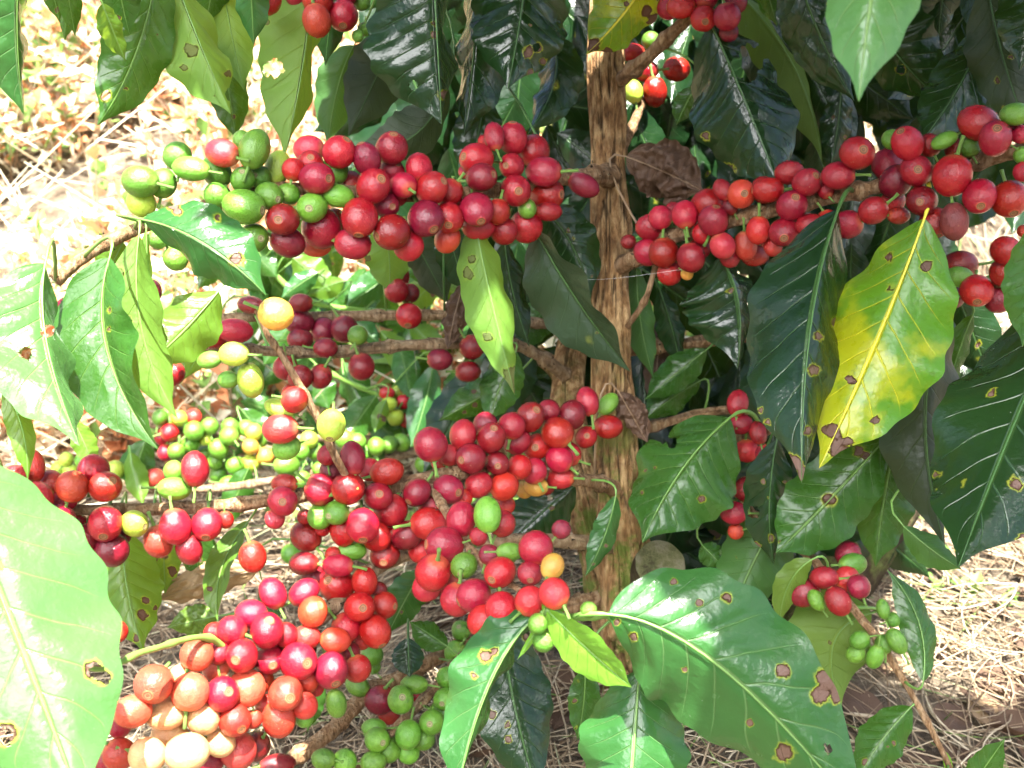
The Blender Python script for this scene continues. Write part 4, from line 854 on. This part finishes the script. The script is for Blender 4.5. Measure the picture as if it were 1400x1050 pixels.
# unseen row of bushes added behind the camera to cut low sky light
g = random.Random(77); RW = ([], [], [], [])
for k in range(2600):
    x = g.uniform(-3.2, 3.2); y = -1.5 + .5 * g.random() ** 2 - .25 * abs(g.gauss(0, 1)); z = g.uniform(0, 1.35) * (1 - .12 * math.sin(x * 2.2) ** 2)
    ang = g.uniform(0, 6.28); dd = Vector((math.cos(ang), math.sin(ang), g.uniform(-1.2, .2))).normalized(); nn_ = Vector((g.gauss(0, .5), g.gauss(.4, .5), 1)).normalized()
    free_leaf(Vector((x, y, z)), dd, nn_, g.uniform(.12, .2), RW, k)
tag(mk('light_blocking_bushes', RW[0], RW[1], LM['dk'], uvs=RW[2], attrs={'lesion': RW[3]}), 'unseen dark green bushes added behind the camera to block sky light', 'bushes', kind='stuff')
# cobweb thread strung across the trunk
V = []; Fc = []; P = [at(x, y, d) for x, y, d in ((778, 381, .655), (820, 382, .665), (870, 377, .66), (934, 368, .65))]
tube(V, Fc, catmull(P, 8), [.00006] * 25, 5)
t = NT('spider_silk'); M_SILK = t.done(t.bsdf((.7, .7, .7), .4))
tag(mk('cobweb_thread', V, Fc, M_SILK), 'single pale spider thread strung across the brown trunk', 'cobweb')

# ------------------------------------------------------------------ light
sun = bpy.data.lights.new('sun', 'SUN'); so = bpy.data.objects.new('sun', sun); scene.collection.objects.link(so)
sun.energy = 5.0; sun.angle = R(.5); sun.color = (1, .96, .88)
so.rotation_euler = TOSUN.to_track_quat('Z', 'Y').to_euler(); so.location = (0, 0, 3)
w = bpy.data.worlds.new('World'); scene.world = w; w.use_nodes = True; nt_ = w.node_tree
sk = nt_.nodes.new('ShaderNodeTexSky'); sk.sky_type = 'NISHITA'; sk.sun_disc = False
sk.sun_elevation = math.asin(TOSUN.z); sk.sun_rotation = math.atan2(TOSUN.x, TOSUN.y); sk.dust_density = 2.0; sk.ozone_density = 1.0
tc = nt_.nodes.new('ShaderNodeTexCoord'); cn = nt_.nodes.new('ShaderNodeTexNoise'); nt_.links.new(tc.outputs['Generated'], cn.inputs['Vector'])
cn.inputs['Scale'].default_value = 2.6; cn.inputs['Detail'].default_value = 5; cn.inputs['Roughness'].default_value = .6
sx = nt_.nodes.new('ShaderNodeSeparateXYZ'); nt_.links.new(tc.outputs['Generated'], sx.inputs[0])
ma = nt_.nodes.new('ShaderNodeMath'); ma.operation = 'MULTIPLY_ADD'; nt_.links.new(sx.outputs[1], ma.inputs[0]); ma.inputs[1].default_value = -.06; nt_.links.new(cn.outputs['Fac'], ma.inputs[2])
dp = nt_.nodes.new('ShaderNodeVectorMath'); dp.operation = 'DOT_PRODUCT'; nt_.links.new(tc.outputs['Generated'], dp.inputs[0]); dp.inputs[1].default_value = Vector((-.22, -.72, .66)).normalized()  # bright sky patch added behind the camera for highlights on cherries and leaves
mb = nt_.nodes.new('ShaderNodeMapRange'); mb.interpolation_type = 'SMOOTHSTEP'; nt_.links.new(dp.outputs['Value'], mb.inputs[0])
for i_, v_ in enumerate((.86, .99, -.06, .18)): mb.inputs[i_ + 1].default_value = v_
m2 = nt_.nodes.new('ShaderNodeMath'); nt_.links.new(ma.outputs[0], m2.inputs[0]); nt_.links.new(mb.outputs[0], m2.inputs[1]); ma = m2
def added_cloud(lo, hi, prev, colr):  # clouds added over the clear sky to brighten reflections
    mr = nt_.nodes.new('ShaderNodeMapRange'); mr.interpolation_type = 'SMOOTHSTEP'; nt_.links.new(ma.outputs[0], mr.inputs[0])
    mr.inputs[1].default_value = lo; mr.inputs[2].default_value = hi
    mxc = nt_.nodes.new('ShaderNodeMix'); mxc.data_type = 'RGBA'; nt_.links.new(mr.outputs[0], mxc.inputs[0]); nt_.links.new(prev, mxc.inputs[6]); mxc.inputs[7].default_value = colr
    return mxc.outputs[2]
cl = added_cloud(.585, .66, added_cloud(.48, .58, sk.outputs[0], (5, 5, 5.3, 1)), (48, 48, 48.5, 1))
bg = nt_.nodes['Background']; nt_.links.new(cl, bg.inputs[0]); bg.inputs[1].default_value = .06
scene.view_settings.view_transform = 'Standard'; scene.view_settings.look = 'None'; scene.view_settings.exposure = 2.78; scene.view_settings.gamma = 1
scene.cycles.max_bounces = 8; scene.cycles.transparent_max_bounces = 8
